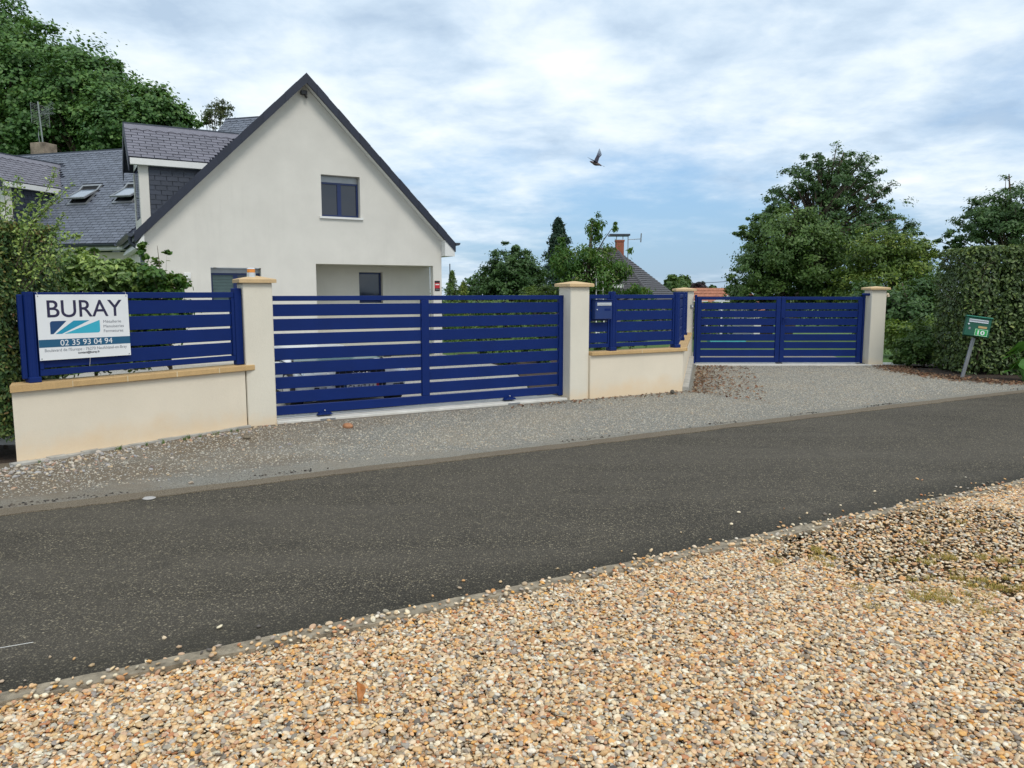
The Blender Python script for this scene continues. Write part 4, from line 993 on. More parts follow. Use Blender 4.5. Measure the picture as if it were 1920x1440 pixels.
# dormer : local frame = x back into the roof, y sideways (away from the viewer), z up
def dormer(label, M0, hw, zb, zeave, xend_eave, zridge, xend_ridge, x0, budget, rootlink):
    root = bpy.data.objects.new("dormer", None); COL.objects.link(root); root.parent = HS; root.matrix_local = M0; root["label"] = label
    ov = .15; fx = x0 - .20
    y0, y1 = -hw, hw; s = (zridge - zeave) / (hw + ov)
    # roof slopes
    rf = MB()
    for sg in (-1, 1):
        ye = sg * (hw + ov)
        P_ = [(fx, ye, zeave), (xend_eave, ye, zeave), (xend_ridge, 0, zridge), (fx, 0, zridge)]
        Q_ = [(a, b_, c - .10) for a, b_, c in P_]
        rf.add(P_ + Q_, [(0, 1, 2, 3), (7, 6, 5, 4), (0, 4, 5, 1), (0, 3, 7, 4)])
    rf.build('dormer_roof', M_SLATEB, root)
    sl = math.hypot(hw + ov, zridge - zeave)
    Mr = frame((0, -(hw + ov), zeave), (1, 0, 0), (0, hw + ov, zridge - zeave))
    f0 = lambda v: fx - .01
    f1 = lambda v: xend_eave + (xend_ridge - xend_eave) * v / sl
    lay(root, Mr, f0, f1, sl - .10, .108, .27, M_SLATEP, budget)
    # ridge course with pointed tails
    rg = MB(); x = fx
    while x < xend_ridge - .05:
        w = min(.25, xend_ridge - x); vs = [(x, sl - .17, .03), (x + w / 2, sl - .235, .032), (x + w, sl - .17, .03), (x + w, sl + .01, .03), (x, sl + .01, .03)]
        b2 = [(a, b_, .018) for a, b_, c in vs]
        rg.add([Mr @ Vector(q) for q in vs + b2], [(0, 1, 2, 3, 4), (0, 5, 6, 1), (1, 6, 7, 2)]); x += w
    rg.build('ridge_slates', M_SLATEP, root)
    MB().box(fx, xend_ridge, -.03, .03, zridge + .004, zridge + .05).build('ridge_cap', M_GREYP, root)
    # fascia and front gable boards
    MB().box(fx + .02, xend_eave - .02, -(hw + ov) - .012, -(hw + ov) + .012, zeave - .15, zeave - .012).build('fascia', M_WHITE, root)
    MB().box(fx + .02, xend_eave - .05, -(hw + ov) + .0125, -hw - .001, zeave - .15, zeave - .13).build('soffit', M_WHITE, root)
    fr = MB()
    for sg in (-1, 1):
        ye = sg * (hw + ov); vs = [(fx - .02, ye, zeave + .02), (fx - .02, 0, zridge + .05), (fx - .02, 0, zridge - .22), (fx - .02, ye, zeave - .30)]
        fr.add(vs + [(a + .018, b_, c) for a, b_, c in vs], [(0, 1, 2, 3), (7, 6, 5, 4), (0, 4, 5, 1), (3, 2, 6, 7), (0, 3, 7, 4)])
    fr.build('front_verge', M_SLATEB, root)
    # body
    MB().box(x0, x0 + .20, y0, y0 + .20, zb, zeave - .152).build('corner_board', M_WHITE if False else M_HOUSE, root)
    MB().box(x0 + .0, x0 + .18, y1 - .18, y1, zb, zeave - .152).build('corner_board', M_HOUSE, root)
    MB().box(x0 + .01, x0 + .16, y0 + .2005, y1 - .1805, zb, zb + .35).build('apron', M_HOUSE, root)
    MB().prism([(0, 0), (1, 0), (1, 1), (0, 1)], 0, 0) 
    ft = MB(); ft.add([(x0 + .01, y0, zeave - .10), (x0 + .01, y1, zeave - .10), (x0 + .01, 0, zridge - .10)], [(0, 1, 2)]); ft.build('gable_board', M_WHITE, root)
    g = MB().box(x0 + .03, x0 + .09, y0 + .2005, y1 - .1805, zb + .351, zeave - .16).build('window', M_WFRAME, root)
    for q in (0, 1):
        ym = (y0 + y1) / 2; a = (y0 + .25, ym - .03) if q == 0 else (ym + .03, y1 - .22)
        MB().box(x0 + .015, x0 + .029, a[0], a[1], zb + .40, zeave - .21).build('pane', M_GLASS, g)
    # slate clad cheek facing the viewer
    xe = xend_eave
    ck = MB(); ck.add([(x0 + .2, y0 + .01, zb), (x0 + .2, y0 + .01, zeave - .1), (xe, y0 + .01, zeave - .1)], [(0, 1, 2)]); ck.add([(x0 + .2, y1 - .01, zb), (x0 + .2, y1 - .01, zeave - .1), (xe, y1 - .01, zeave - .1)], [(0, 2, 1)])
    ck.build('cheek_board', M_SLATEB, root)
    Mc = frame((0, y0 + .006, zb), (1, 0, 0), (0, 0, 1)); hh = zeave - .16 - zb
    lay(root, Mc, lambda v: x0 + .2, lambda v: x0 + .2 + max(0, (xe - x0 - .2) * (v) / hh), hh, .108, .25, M_SLATEK, 60 if budget else 0, name='cladding_slate')
    return root
# dormer on the gable wing : its axis runs along the gable, so its frame is the house frame moved back 1.3 m
dormer('dormer with purple-grey slates close behind the gable verge', Matrix.Translation((0, 1.30, 0)), .80, 3.02, 4.67, 1.50, 5.55, 2.40, .02, 110, None)
MB().box(.0, 1.4, .49, .4995, 2.9, 3.2)

# far wing : frame origin at the inner corner of the eaves, x to the right along the eaves, y away
WA = 106.26
wo = to_local(HA, 60, -10.68, 20.95)
Mw = Matrix.Translation((wo[0], wo[1], 2.96)) @ Matrix.Rotation(rad(60 - WA), 4, 'Z')
WG = bpy.data.objects.new('wing', None); COL.objects.link(WG); WG.parent = HS; WG.matrix_local = Mw; WG['label'] = 'long rear wing with blue-grey slate roof and skylights'
X0, X1, XT = -9.0, 4.6, .75
R1, R2 = 3.09, 3.98      # ridge rises above the eaves
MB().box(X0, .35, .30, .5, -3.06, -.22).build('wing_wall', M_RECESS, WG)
rf = MB()
for a, b_, h in ((X0, XT, R1), (XT, X1, R2)):
    rf.add([(a, 0, 0), (b_, 0, 0), (b_, h, h), (a, h, h), (b_, 2 * h, 0), (a, 2 * h, 0), (a, 0, -.12), (b_, 0, -.12)], [(0, 1, 2, 3), (3, 2, 4, 5), (6, 7, 1, 0)])
rf.add([(XT, R1, R1), (XT, R2, R2), (XT, 2 * R2 - R1, R1)], [(0, 1, 2)])
wr = rf.build('roof', M_SLATEB, WG)
MB().box(X0, .3, -.03, -.004, -.16, -.02).build('fascia', M_WHITE, WG)
MB().box(X0, .3, -.003, .30, -.18, -.165).build('soffit', M_WHITE, WG)
gutter(WG, (X0, -.10, -.02), (.12, -.10, -.02))
Mr = frame((0, 0, 0), (1, 0, 0), (0, 1, 1))
SKY = [(-2.38, 1.68), (-.76, 1.68)]
def clipper(x, v):
    for sx, sv in SKY:
        if sx - .40 < x < sx + .40 and sv - .05 < v < sv + 1.0: return True
    if -5.4 < x < -3.62 and v > .3 and v < 3.9 * (x + 5.4 > 0): return abs(x + 4.43) < .80 * (1 if v < 2.6 else max(0, (3.9 - v) / 1.3))
    return False
gl = lambda v: -6.6
# right end of the courses follows the valley with the gable wing; the rest is hidden under it
def valley(v):
    h = v / math.sqrt(2); return .05 + h * .62
lay(wr, Mr, gl, lambda v: min(valley(v), XT) if v / math.sqrt(2) < R1 else XT, R1 * math.sqrt(2) - .05, .112, .245, M_SLATE, 290, clip=clipper)
lay(wr, Mr, lambda v: XT, lambda v: max(XT, valley(v)), R2 * math.sqrt(2) - .05, .112, .245, M_SLATE, 0)
def ridge_course(a, b_, h):
    mb = MB(); x = a; s = h * math.sqrt(2); i = 0
    while x < b_:
        w = min(.245, b_ - x); vs = [(x, s - .16, .03), (x + w, s - .10, .03), (x + w, s + .02, .03), (x, s + .02, .03)]
        mb.add([Mr @ Vector(q) for q in vs] + [Mr @ Vector((q[0], q[1], .016)) for q in vs], [(0, 1, 2, 3), (0, 4, 5, 1), (0, 3, 7, 4)]); x += w
    mb.build('ridge_slates', M_SLATE, wr)
ridge_course(-6.6, XT, R1); ridge_course(XT, X1 - .4, R2)
MB().box(X0, XT, R1 - .05, R1 + .05, R1 + .0, R1 + .035).build('ridge_cap', M_GREYP, wr)
MB().box(XT, X1, R2 - .05, R2 + .05, R2 + .0, R2 + .035).build('ridge_cap', M_GREYP, wr)
for i, (sx, sv) in enumerate(SKY):
    s = MB(); w, h = .36, .92
    for a in ((sx - w, sx - w + .06, sv, sv + h), (sx + w - .06, sx + w, sv, sv + h), (sx - w + .06, sx + w - .06, sv, sv + .07), (sx - w + .06, sx + w - .06, sv + h - .07, sv + h)):
        s.box(a[0], a[1], a[2], a[3], .0, .05, T=Mr)
    fo = s.build('skylight', M_GREY, wr)
    MB().box(sx - w + .06, sx + w - .06, sv + .07, sv + h - .07, .0, .012, T=Mr).build('interior', M_DARK, fo)
    # tilted sash, opened a little
    Ts2 = Mr @ Matrix.Translation((0, sv + h * .55, .05)) @ Matrix.Rotation(rad(-17), 4, 'X')
    q = MB(); hh = h * .5
    for a in ((sx - w, sx - w + .055, -hh, hh), (sx + w - .055, sx + w, -hh, hh), (sx - w + .055, sx + w - .055, -hh, -hh + .06), (sx - w + .055, sx + w - .055, hh - .06, hh)):
        q.box(a[0], a[1], a[2], a[3], 0, .045, T=Ts2)
    q.build('sash', M_GREY, fo)
    MB().box(sx - w + .055, sx + w - .055, -hh + .06, hh - .06, .018, .024, T=Ts2).build('pane', M_SKYG, fo)
MB().box(-3.05, -2.86, .55, .75, .035, .045, T=Mr).build('patch_slate', M_GREY, wr)
# left dormer stands on the wing; its axis runs straight back from the eaves
Md = Mw @ Matrix.Translation((-4.43, 0, -2.96)) @ Matrix.Rotation(rad(90), 4, 'Z') @ Matrix.Scale(-1, 4, (0, 1, 0)) 
Md = Mw @ Matrix.Translation((-4.43, 0, -2.96)) @ Matrix.Rotation(rad(90), 4, 'Z')
dormer('left dormer on the rear wing, partly behind the hedge branches', Md, .78, 3.02, 4.73, 1.77, 5.60, 2.62, .0, 0, None)
CX = -5.83
CH = MB().box(CX - .27, CX + .27, R1 + .06, R1 + .60, R1 - .5, R1 + .42, ch=.01).build('chimney', M_CHIM, WG)

# roof antenna standing on the chimney
an_p = HS.matrix_basis @ Mw @ Vector((CX - .02, R1 + .3, R1 + .42))
AN = thing('tv_antenna', 'grid television antenna on the stained chimney of the rear wing', 'antenna', tuple(an_p), 60)
M_GALV = simple('galvanised_tube', (.26, .29, .27), .5, metal=.4, var=.2)
MB().tube([(.02, 0, 0), (-.04, 0, 1.32)], .022, 8).build('mast', M_GALV, AN)
g = MB()
for i in range(13): z = .60 + i * .052; g.tube([(-.25, .03 * math.cos(i), z + .05), (.25, 0, z - .06)], .0042, 5)
g.tube([(-.25, 0, .65), (-.25, 0, 1.27)], .006, 5); g.tube([(.25, 0, .54), (.25, 0, 1.16)], .006, 5)
g.build('reflector_grid', M_GALV, AN)
g = MB()
for k in range(3):
    e = Vector((.38, -.55, .95 + .16 * (k - .3))); g.tube([(-.02, 0, .92), e], .010, 5)
    for i in range(2, 9): c = Vector((-.02, 0, .92)).lerp(e, i / 8); g.tube([c + Vector((-.05, -.02, .03)), c + Vector((.05, .02, -.03))], .005, 4)
g.build('directors', M_GALV, AN)
MB().tube([(-.05, 0, .55), (-.09, 0, .3), (-.07, 0, 0)], .008, 5).build('cable', M_GREY, AN)

# ------------------------------------------------------------------ car
CAR = thing('parked_car', 'low white car parked nose to the street behind the sliding gate', 'car', (*uv(3.61, 10.62), -.04), 60)
def mesh_loft(sections, name, mat, parent, smooth=True, cap=True):
    mb = MB(); n = len(sections[0]); vs = [v for s in sections for v in s]; fs = []
    for i in range(len(sections) - 1):
        for j in range(n - 1): fs.append((i * n + j, i * n + j + 1, (i + 1) * n + j + 1, (i + 1) * n + j))
    if cap: fs.append(tuple(range(n))[::-1]); fs.append(tuple((len(sections) - 1) * n + j for j in range(n)))
    mb.add(vs, fs); return mb.build(name, mat, parent, smooth)
def csec(y, hw, z0, zs, zt, tw):       # half section mirrored: sill, shoulder, top
    h = [(hw * .93, z0), (hw, z0 + .12), (hw, zs - .10), (hw * .97, zs), (tw, zt - .02), (tw * .6, zt)]
    return [(-a, y, z) for a, z in h] + [(a, y, z) for a, z in h[::-1]]
body = [csec(0.0, .60, .20, .54, .60, .46), csec(.06, .70, .16, .55, .61, .54), csec(.25, .79, .15, .56, .60, .60), csec(.6, .82, .15, .57, .62, .64), csec(1.15, .84, .15, .58, .64, .68), csec(2.3, .85, .15, .60, .66, .7), csec(3.6, .85, .15, .60, .66, .7), csec(4.1, .82, .18, .58, .64, .66), csec(4.3, .74, .24, .50, .58, .58)]
mesh_loft(body, 'body', M_CAR, CAR)
cab = []
for y, hw, zb, zt, tw in ((1.05, .74, .62, .63, .66), (1.80, .76, .63, .765, .54), (2.3, .76, .63, .79, .54), (3.2, .76, .63, .77, .52), (4.0, .70, .62, .68, .56)):
    cab.append([(-hw, y, zb), (-tw - .02, y, zt - .04), (-tw + .06, y, zt), (tw - .06, y, zt), (tw + .02, y, zt - .04), (hw, y, zb)])
mesh_loft(cab, 'cabin', M_CAR, CAR)
mb = MB(); mb.add([(-.70, 1.02, .650), (.70, 1.02, .650), (.525, 1.72, .778), (-.525, 1.72, .778)], [(0, 1, 2, 3)]); mb.build('windscreen', M_GLASSC, CAR)
for s in (-1, 1):
    mb = MB(); mb.add([(s * .772, 1.35, .67), (s * .60, 1.95, .75), (s * .585, 3.1, .74), (s * .76, 3.5, .68)], [(0, 1, 2, 3)]); mb.build('side_window', M_GLASS, CAR)
    MB().tube([(s * .71, 1.01, .648), (s * .535, 1.74, .785)], .016, 6).build('windscreen_pillar', M_BLACK, CAR)
    m_ = MB().box(s * .90 - .08, s * .90 + .08, 1.25, 1.34, .64, .74, ch=.02).build('mirror', M_BLACK, CAR)
    hp = MB(); z0, z1 = .52, .66
    q = [(s * .42, -.012, .47), (s * .62, .02, .46), (s * .77, .18, .49), (s * .80, .29, .575), (s * .64, .06, .56), (s * .42, -.005, .535)]
    hp.add(q + [(a, b_ + .12, c) for a, b_, c in q], [tuple(range(6))] + [(i, (i + 1) % 6, (i + 1) % 6 + 6, i + 6) for i in range(6)]); hp.build('headlight', M_LAMPG, CAR)
    MB().prism([(s * .46, .24), (s * .70, .24), (s * .66, .36), (s * .50, .36)], -.0, .10).build('side_intake', M_BLACK, CAR)
    for y in (.78, 3.55):
        w = MB().tube([(s * .68, y, .28), (s * .865, y, .28)], .28, 24).build('wheel', M_RUBBER, CAR)
        MB().tube([(s * .85, y, .28), (s * .875, y, .28)], .20, 16).build('rim', M_ALU, w)
gr = MB().prism([(-.36, .590), (.36, .590), (.39, .42), (.33, .20), (-.33, .20), (-.39, .42)], -.03, .05).build('grille', M_BLACK, CAR)
for i in range(8): MB().box(-.315 + i * .09 - .004, -.315 + i * .09 + .004, -.036, -.031, .28, .575).build('grille_bar', M_CHROME, gr)
def ring(cx, cz, r, t, y):
    pts = [(cx + r * math.cos(a), y, cz + r * math.sin(a)) for a in [2 * math.pi * i / 20 for i in range(21)]]
    return MB().tube(pts, t, 6, caps=False).build('emblem_ring', M_CHROME, CAR)
for i in range(4): ring(-.105 + i * .07, .506, .045, .0065, -.045)
pl = MB().box(-.26, .26, -.050, -.042, .285, .395).build('number_plate', M_WHITEP, CAR)
MB().box(-.26, -.22, -.053, -.0505, .285, .395).build('plate_band', M_MBLUE, pl); MB().box(.22, .26, -.053, -.0505, .285, .395).build('plate_band', M_RED, pl)
text(pl, 'lettering', 'CA-867-AA', 0, -.0515, .305, .10, M_KINK, width=.40, align='CENTER', bold=.001)
MB().box(-.62, .62, -.01, .2, .17, .20).build('bumper_lip', M_BLACK, CAR)

# ------------------------------------------------------------------ green letter box
GB = thing('letter_box', 'green letter box number 10 on a leaning grey post before the hedge', 'letter box', (8.76, 14.86, 0), 90)
tilt = Matrix.Rotation(rad(12.5), 4, 'Y')
MB().box(-.03, .03, -.02, .02, -.15, .80, T=tilt, ch=.004).build('post', M_GREY, GB)
TB = Matrix.Translation((.18, 0, .80)) @ Matrix.Rotation(rad(8.5), 4, 'Y') @ Matrix.Rotation(rad(-27), 4, 'Z')
MB().box(-.20, .22, -.17, .20, .0, .36, T=TB, ch=.012).build('body', M_GREEN, GB)
MB().prism([(-.205, .361), (.225, .361), (.21, .392), (-.19, .392)], -.18, .20).v
lid = MB(); lid.box(-.215, .235, -.19, .21, .361, .385, T=TB, ch=.008); lid.build('lid', simple('green_lid_paint', (.03, .21, .14), .25), GB)
f_ = MB().box(-.15, .17, -.178, -.1705, .265, .325, T=TB, ch=.002).build('slot_flap', M_ALU, GB)
MB().box(-.145, .165, -.181, -.1785, .285, .312, T=TB).build('slot_shadow', M_GREY, f_)
MB().box(.02, .165, -.175, -.1705, .165, .205, T=TB).build('name_plate', M_BRASS, GB)
MB().tube([TB @ Vector((-.145, -.171, .225)), TB @ Vector((-.145, -.182, .225))], .016, 10).build('lock', M_ALU, GB)
MB().box(-.135, -.10, -.175, -.1705, .12, .165, T=TB, ch=.003).build('latch', M_GREY, GB)
pl = MB().box(-.025, .195, -.176, -.1705, .015, .15, T=TB, ch=.002).build('number_plate', M_LGREEN, GB)
bd = MB()
for a in ((-.018, .188, .022, .027), (-.018, .188, .138, .143), (-.018, -.013, .027, .138), (.183, .188, .027, .138)): bd.box(a[0], a[1], -.178, -.1765, a[2], a[3], T=TB)
bd.build('border', M_WHITEP, pl)
t_ = text(pl, 'lettering', '10', .085, -.178, .045, .105, M_WHITEP, width=.12, align='CENTER', bold=.003)
t_.data.transform(TB)
MB().box(.03, .05, -.179, -.1775, .042, .05, T=TB).build('serif', M_WHITEP, pl)

# ------------------------------------------------------------------ vegetation
def leaf_cloud(name, pos, nrm, size, aspect, mat, parent, rng, fold=False, tint=None, droop=0, label=None, cat=None):
    n = len(pos); size = np.asarray(size)
    if size.ndim == 0: size = np.full(n, float(size))
    nrm = nrm / np.maximum(np.linalg.norm(nrm, axis=1, keepdims=True), 1e-6)
    r = rng.normal(size=(n, 3)); r[:, 2] -= droop
    t = r - (r * nrm).sum(1, keepdims=True) * nrm; t /= np.maximum(np.linalg.norm(t, axis=1, keepdims=True), 1e-6)
    b = np.cross(nrm, t); s = size[:, None]; a = aspect
    if fold:      # six-point leaf folded on its midrib
        P0 = pos - t * s * .5; P3 = pos + t * s * .5; lift = nrm * s * .10
        P1 = pos - t * s * .18 + b * s * a * .5 + lift; P2 = pos + t * s * .2 + b * s * a * .42 + lift
        P5 = pos - t * s * .18 - b * s * a * .5 + lift; P4 = pos + t * s * .2 - b * s * a * .42 + lift
        V = np.stack([P0, P1, P2, P3, P4, P5], 1).reshape(-1, 3); base = (np.arange(n) * 6)[:, None]
        F = np.concatenate([base + [0, 3, 2, 1], base + [0, 5, 4, 3]], 1).reshape(-1, 4); per = 2
    else:
        P0 = pos - t * s * .5; P2 = pos + t * s * .5; P1 = pos + b * s * a * .5 - t * s * .08; P3 = pos - b * s * a * .5 - t * s * .08
        V = np.stack([P0, P1, P2, P3], 1).reshape(-1, 3); F = (np.arange(n) * 4)[:, None] + np.array([0, 1, 2, 3]); per = 1
    me = bpy.data.meshes.new(name); me.vertices.add(len(V)); me.vertices.foreach_set('co', V.astype(np.float32).ravel())
    nf = len(F); me.loops.add(nf * 4); me.loops.foreach_set('vertex_index', F.astype(np.int32).ravel()); me.polygons.add(nf)
    me.polygons.foreach_set('loop_start', np.arange(0, nf * 4, 4, dtype=np.int32)); me.polygons.foreach_set('loop_total', np.full(nf, 4, dtype=np.int32))
    tt = rng.uniform(0, 1, n) if tint is None else tint
    at = me.attributes.new('tint', 'FLOAT', 'FACE'); at.data.foreach_set('value', np.repeat(tt, per).astype(np.float32))
    me.materials.append(mat); me.update(calc_edges=True)
    return link(name, me, parent, label=label, cat=cat)
def crown_clumps(lobes, n, rng, shell=.55, cr=(.10, .2)):
    lobes = np.array(lobes, float); vol = lobes[:, 3] * lobes[:, 4] * lobes[:, 5]; w = vol ** .8; w /= w.sum()
    k = rng.choice(len(lobes), n, p=w); d = rng.normal(size=(n, 3)); d /= np.linalg.norm(d, axis=1, keepdims=True)
    rr = rng.uniform(0, 1, n) ** (1 - shell) if shell < 1 else np.ones(n)
    rr = rr * (1 + rng.normal(0, .07, n)); L_ = lobes[k]
    c = L_[:, :3] + d * rr[:, None] * L_[:, 3:]
    m = np.cbrt(L_[:, 3] * L_[:, 4] * L_[:, 5]); rad_ = m * rng.uniform(cr[0], cr[1], n)
    cen = (lobes[:, :3] * w[:, None]).sum(0)
    out = (c - L_[:, :3]) / L_[:, 3:]; return c, rad_, out
def clump_leaves(c, r, out, per, rng, flat=.6, up=.6, spread=.5):
    n = len(c); idx = np.repeat(np.arange(n), per); m = len(idx)
    d = rng.normal(size=(m, 3)) * .55; d[:, 2] *= flat
    pos = c[idx] + d * r[idx][:, None]
    nrm = out[idx] * .7 + d * .4 + rng.normal(size=(m, 3)) * spread; nrm[:, 2] += up
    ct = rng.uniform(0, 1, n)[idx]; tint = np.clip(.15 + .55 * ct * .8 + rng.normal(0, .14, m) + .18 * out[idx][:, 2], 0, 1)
    return pos, nrm, tint
def trunk(parent, base, top, r, clumps, rng, n=14, name='trunk', mat=None, fork=.35):
    base, top = Vector(base), Vector(top); mb = MB()
    mid = base.lerp(top, .5) + Vector((rng.normal() * .15, rng.normal() * .15, 0)) * r * 4
    pts = [base, base.lerp(mid, .5), mid, mid.lerp(top, .5), top]
    mb.tube(pts, [r, r * .85, r * .65, r * .4, r * .12], 9)
    cs = clumps[rng.choice(len(clumps), min(n, len(clumps)), replace=False)]
    for c in cs:
        c = Vector(c); f = min(.92, max(fork, (c.z - base.z) / max(.1, top.z - base.z) * .7)); s = base.lerp(top, f)
        q = s.lerp(c, .5) + Vector((rng.normal() * .3, rng.normal() * .3, .3 + rng.normal() * .2)) * (c - s).length * .15
        rb = r * (.5 * (1 - f) + .12)
        mb.tube([s, q, c], [rb, rb * .6, rb * .15], 6)
    return mb.build(name, mat or M_BARK, parent, smooth=True)
def tree(name, label, cat, base, lobes, nclump, per, size, aspect, mat, seed, r=.25, group=None, shell=.55, cr=(.12, .24), flat=.6, up=.6, fold=False, droop=0, nb=16, top=None, spread=.5):
    rng = np.random.RandomState(seed); root = thing(name, label, cat, base, group=group)
    lb = np.array(lobes, float); lb[:, :3] -= np.array(base)
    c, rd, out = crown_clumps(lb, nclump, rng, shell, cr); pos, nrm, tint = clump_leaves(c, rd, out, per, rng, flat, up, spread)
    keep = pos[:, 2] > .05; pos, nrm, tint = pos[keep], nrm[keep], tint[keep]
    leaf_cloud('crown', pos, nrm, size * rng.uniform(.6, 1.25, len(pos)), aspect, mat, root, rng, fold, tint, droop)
    if top is None: tp = (lb[:, :3] * lb[:, 3:].prod(1)[:, None]).sum(0) / lb[:, 3:].prod(1).sum(); tp[2] = (lb[:, 2] + lb[:, 5] * .5).max()
    else: tp = np.array(top) - np.array(base)
    trunk(root, (0, 0, -.3), tp, r, c, rng, nb); return root

# big maples behind the rear wing
tree('maple_tree', 'big dark maple at the left edge of the picture rising behind the roofs', 'tree', (-26, 40, -2),
     [(-27.25,40.00,12.21,5.28,4.00,4.17), (-24.04,39.00,10.94,3.79,4.00,3.25), (-26.52,40.00,14.50,3.06,4.00,2.50), (-22.62,39.00,12.44,2.44,3.00,1.90), (-24.08,38.00,8.72,3.17,3.00,1.85)], 470, 150, .20, .75, M_LF_MAPLE, 1, .5, cr=(.13, .30), nb=26)
tree('maple_tree', 'lower maple in the middle of the big trees, above the rear wing ridge', 'tree', (-20, 38, -2),
     [(-20.10,38.00,10.94,2.24,3.50,2.11), (-21.45,38.00,9.71,2.38,3.00,1.85), (-18.53,37.00,9.38,2.06,3.00,1.54), (-19.29,38.00,11.68,1.19,2.00,1.32)], 360, 130, .19, .75, M_LF_MAPLE, 2, .4, cr=(.14, .30), nb=22)
tree('maple_tree', 'rightmost maple of the big trees, reaching towards the gable roof', 'tree', (-16, 37, -2),
     [(-16.78,37.00,9.62,1.54,2.50,1.41), (-15.66,37.00,9.62,0.98,2.00,0.77), (-17.32,36.50,8.92,1.77,2.50,1.27), (-18.21,36.00,8.23,1.75,2.00,0.75)], 250, 120, .18, .75, M_LF_MAPLE, 3, .3, cr=(.15, .30), nb=18)
tree('birch_tree', 'small wispy birch top showing over the grey ridge', 'tree', (-18.6, 48, -2), [(-17.98,48.00,12.33,0.67,0.90,0.80), (-17.39,48.00,12.61,0.47,0.70,0.53), (-18.44,48.00,12.09,0.33,0.60,0.60)], 60, 34, .17, .45, M_LF_BIRCH, 4, .12, cr=(.2, .4), droop=1.2, nb=14)
# middle ground
tree('garden_tree', 'round dark green tree to the right of the house', 'tree', (-.2, 40, -1.0), [(0.00,40.00,2.96,1.28,1.11,0.94), (-0.83,40.00,2.36,0.89,0.86,0.83), (0.83,40.00,2.42,1.00,0.97,0.94), (0.14,40.00,3.64,0.72,0.67,0.61), (-0.28,40.00,1.73,1.53,1.07,0.61)], 230, 90, .17, .5, M_LF_DARK, 5, .2, cr=(.16, .34))
tree('background_tree', 'low dark tree far behind at the corner of the gabled house', 'tree', (-1.5, 55, -2), [(-1.70,55.00,2.40,1.30,1.07,0.84), (-2.65,55.00,1.76,1.15,0.84,0.53)], 80, 50, .28, .6, M_LF_DARK, 6, .2, cr=(.2, .35))
def conifer(label, base, h, r, n, size, mat, seed, lean=0, power=.85, skip=.0):
    rng = np.random.RandomState(seed); root = thing('conifer_tree', label, 'tree', base)
    t = rng.uniform(0, 1, n) ** .8; z = .3 + (h - .3) * t
    tier = .78 + .22 * np.sin(z / h * 60 + rng.normal(0, .4, n)); rr = r * (1 - t) ** power * tier + .05
    a = rng.uniform(0, 6.28, n); q = rr * rng.uniform(.45, 1.02, n) ; az = (a * 9 / 6.28).astype(int); q *= .82 + .18 * np.sin(az * 2.4 + (z * 3).astype(int))
    pos = np.stack([q * np.cos(a), q * np.sin(a), z - q * .25], 1) + rng.normal(0, .06, (n, 3)) * r * .4
    nrm = np.stack([np.cos(a) * .6, np.sin(a) * .6, np.full(n, .5)], 1) + rng.normal(0, .5, (n, 3))
    leaf_cloud('crown', pos, nrm, size * rng.uniform(.6, 1.3, n), .3, mat, root, rng, False, None, .8)
    mb = MB(); mb.tube([(0, 0, -.3), (0, 0, h * .5), (0, 0, h + .05)], [r * .09, r * .05, .01], 8)
    for i in range(40): t_ = rng.uniform(.1, .95); aa = rng.uniform(0, 6.28); R = r * (1 - t_) ** power * .8; mb.tube([(0, 0, h * t_), (R * math.cos(aa), R * math.sin(aa), h * t_ - R * .25)], [.03, .008], 4)
    mb.build('trunk', M_BARK, root); return root
conifer('tall dark fir behind the cherry tree', (2.75, 46, -2), 7.9, 2.75, 15000, .26, M_LF_CONIF, 7, power=.72)
conifer('pointed green conifer at the right corner of the gabled house', (-2.55, 33, -.5), 3.05, .85, 2600, .13, M_LF_MID, 8)
conifer('yellow-green conifer next to the pointed one by the house corner', (-1.95, 31, -.4), 2.45, .62, 2200, .12, M_LF_YEL, 9, power=.6)
conifer('small dark conifer at the foot of the gabled house corner', (-2.9, 30.5, -.4), 2.1, .55, 1600, .12, M_LF_CONIF, 91, power=.6)
tree('cherry_tree', 'light green cherry tree behind the middle pillar with long hanging leaves', 'tree', (2.4, 24.5, -.15),
     [(2.59,24.50,3.61,0.29,0.37,0.44), (3.18,24.50,3.61,0.12,0.23,0.34), (2.52,24.50,2.78,0.71,0.63,0.54), (1.68,24.50,2.54,0.54,0.56,0.58), (3.28,24.50,2.37,0.44,0.48,0.51), (3.97,24.50,1.68,0.54,0.39,0.24), (2.45,24.50,1.92,1.05,0.80,0.54), (3.78,24.50,2.87,0.37,0.26,0.15), (1.51,24.50,3.12,0.27,0.26,0.24)], 230, 34, .135, .32, M_LF_CHERRY, 10, .11, cr=(.22, .42), flat=.9, up=.25, fold=True, droop=1.3, nb=40)
tree('garden_bush', 'bright fine-leaved bush in front of the round tree, left of the middle pillar', 'bush', (.75, 25, -.14), [(0.83,25.00,1.70,0.45,0.36,0.28), (1.21,25.00,1.53,0.42,0.38,0.35), (0.43,25.00,1.44,0.38,0.31,0.24)], 60, 60, .13, .22, M_LF_YEL, 12, .04, cr=(.25, .45), up=.9)
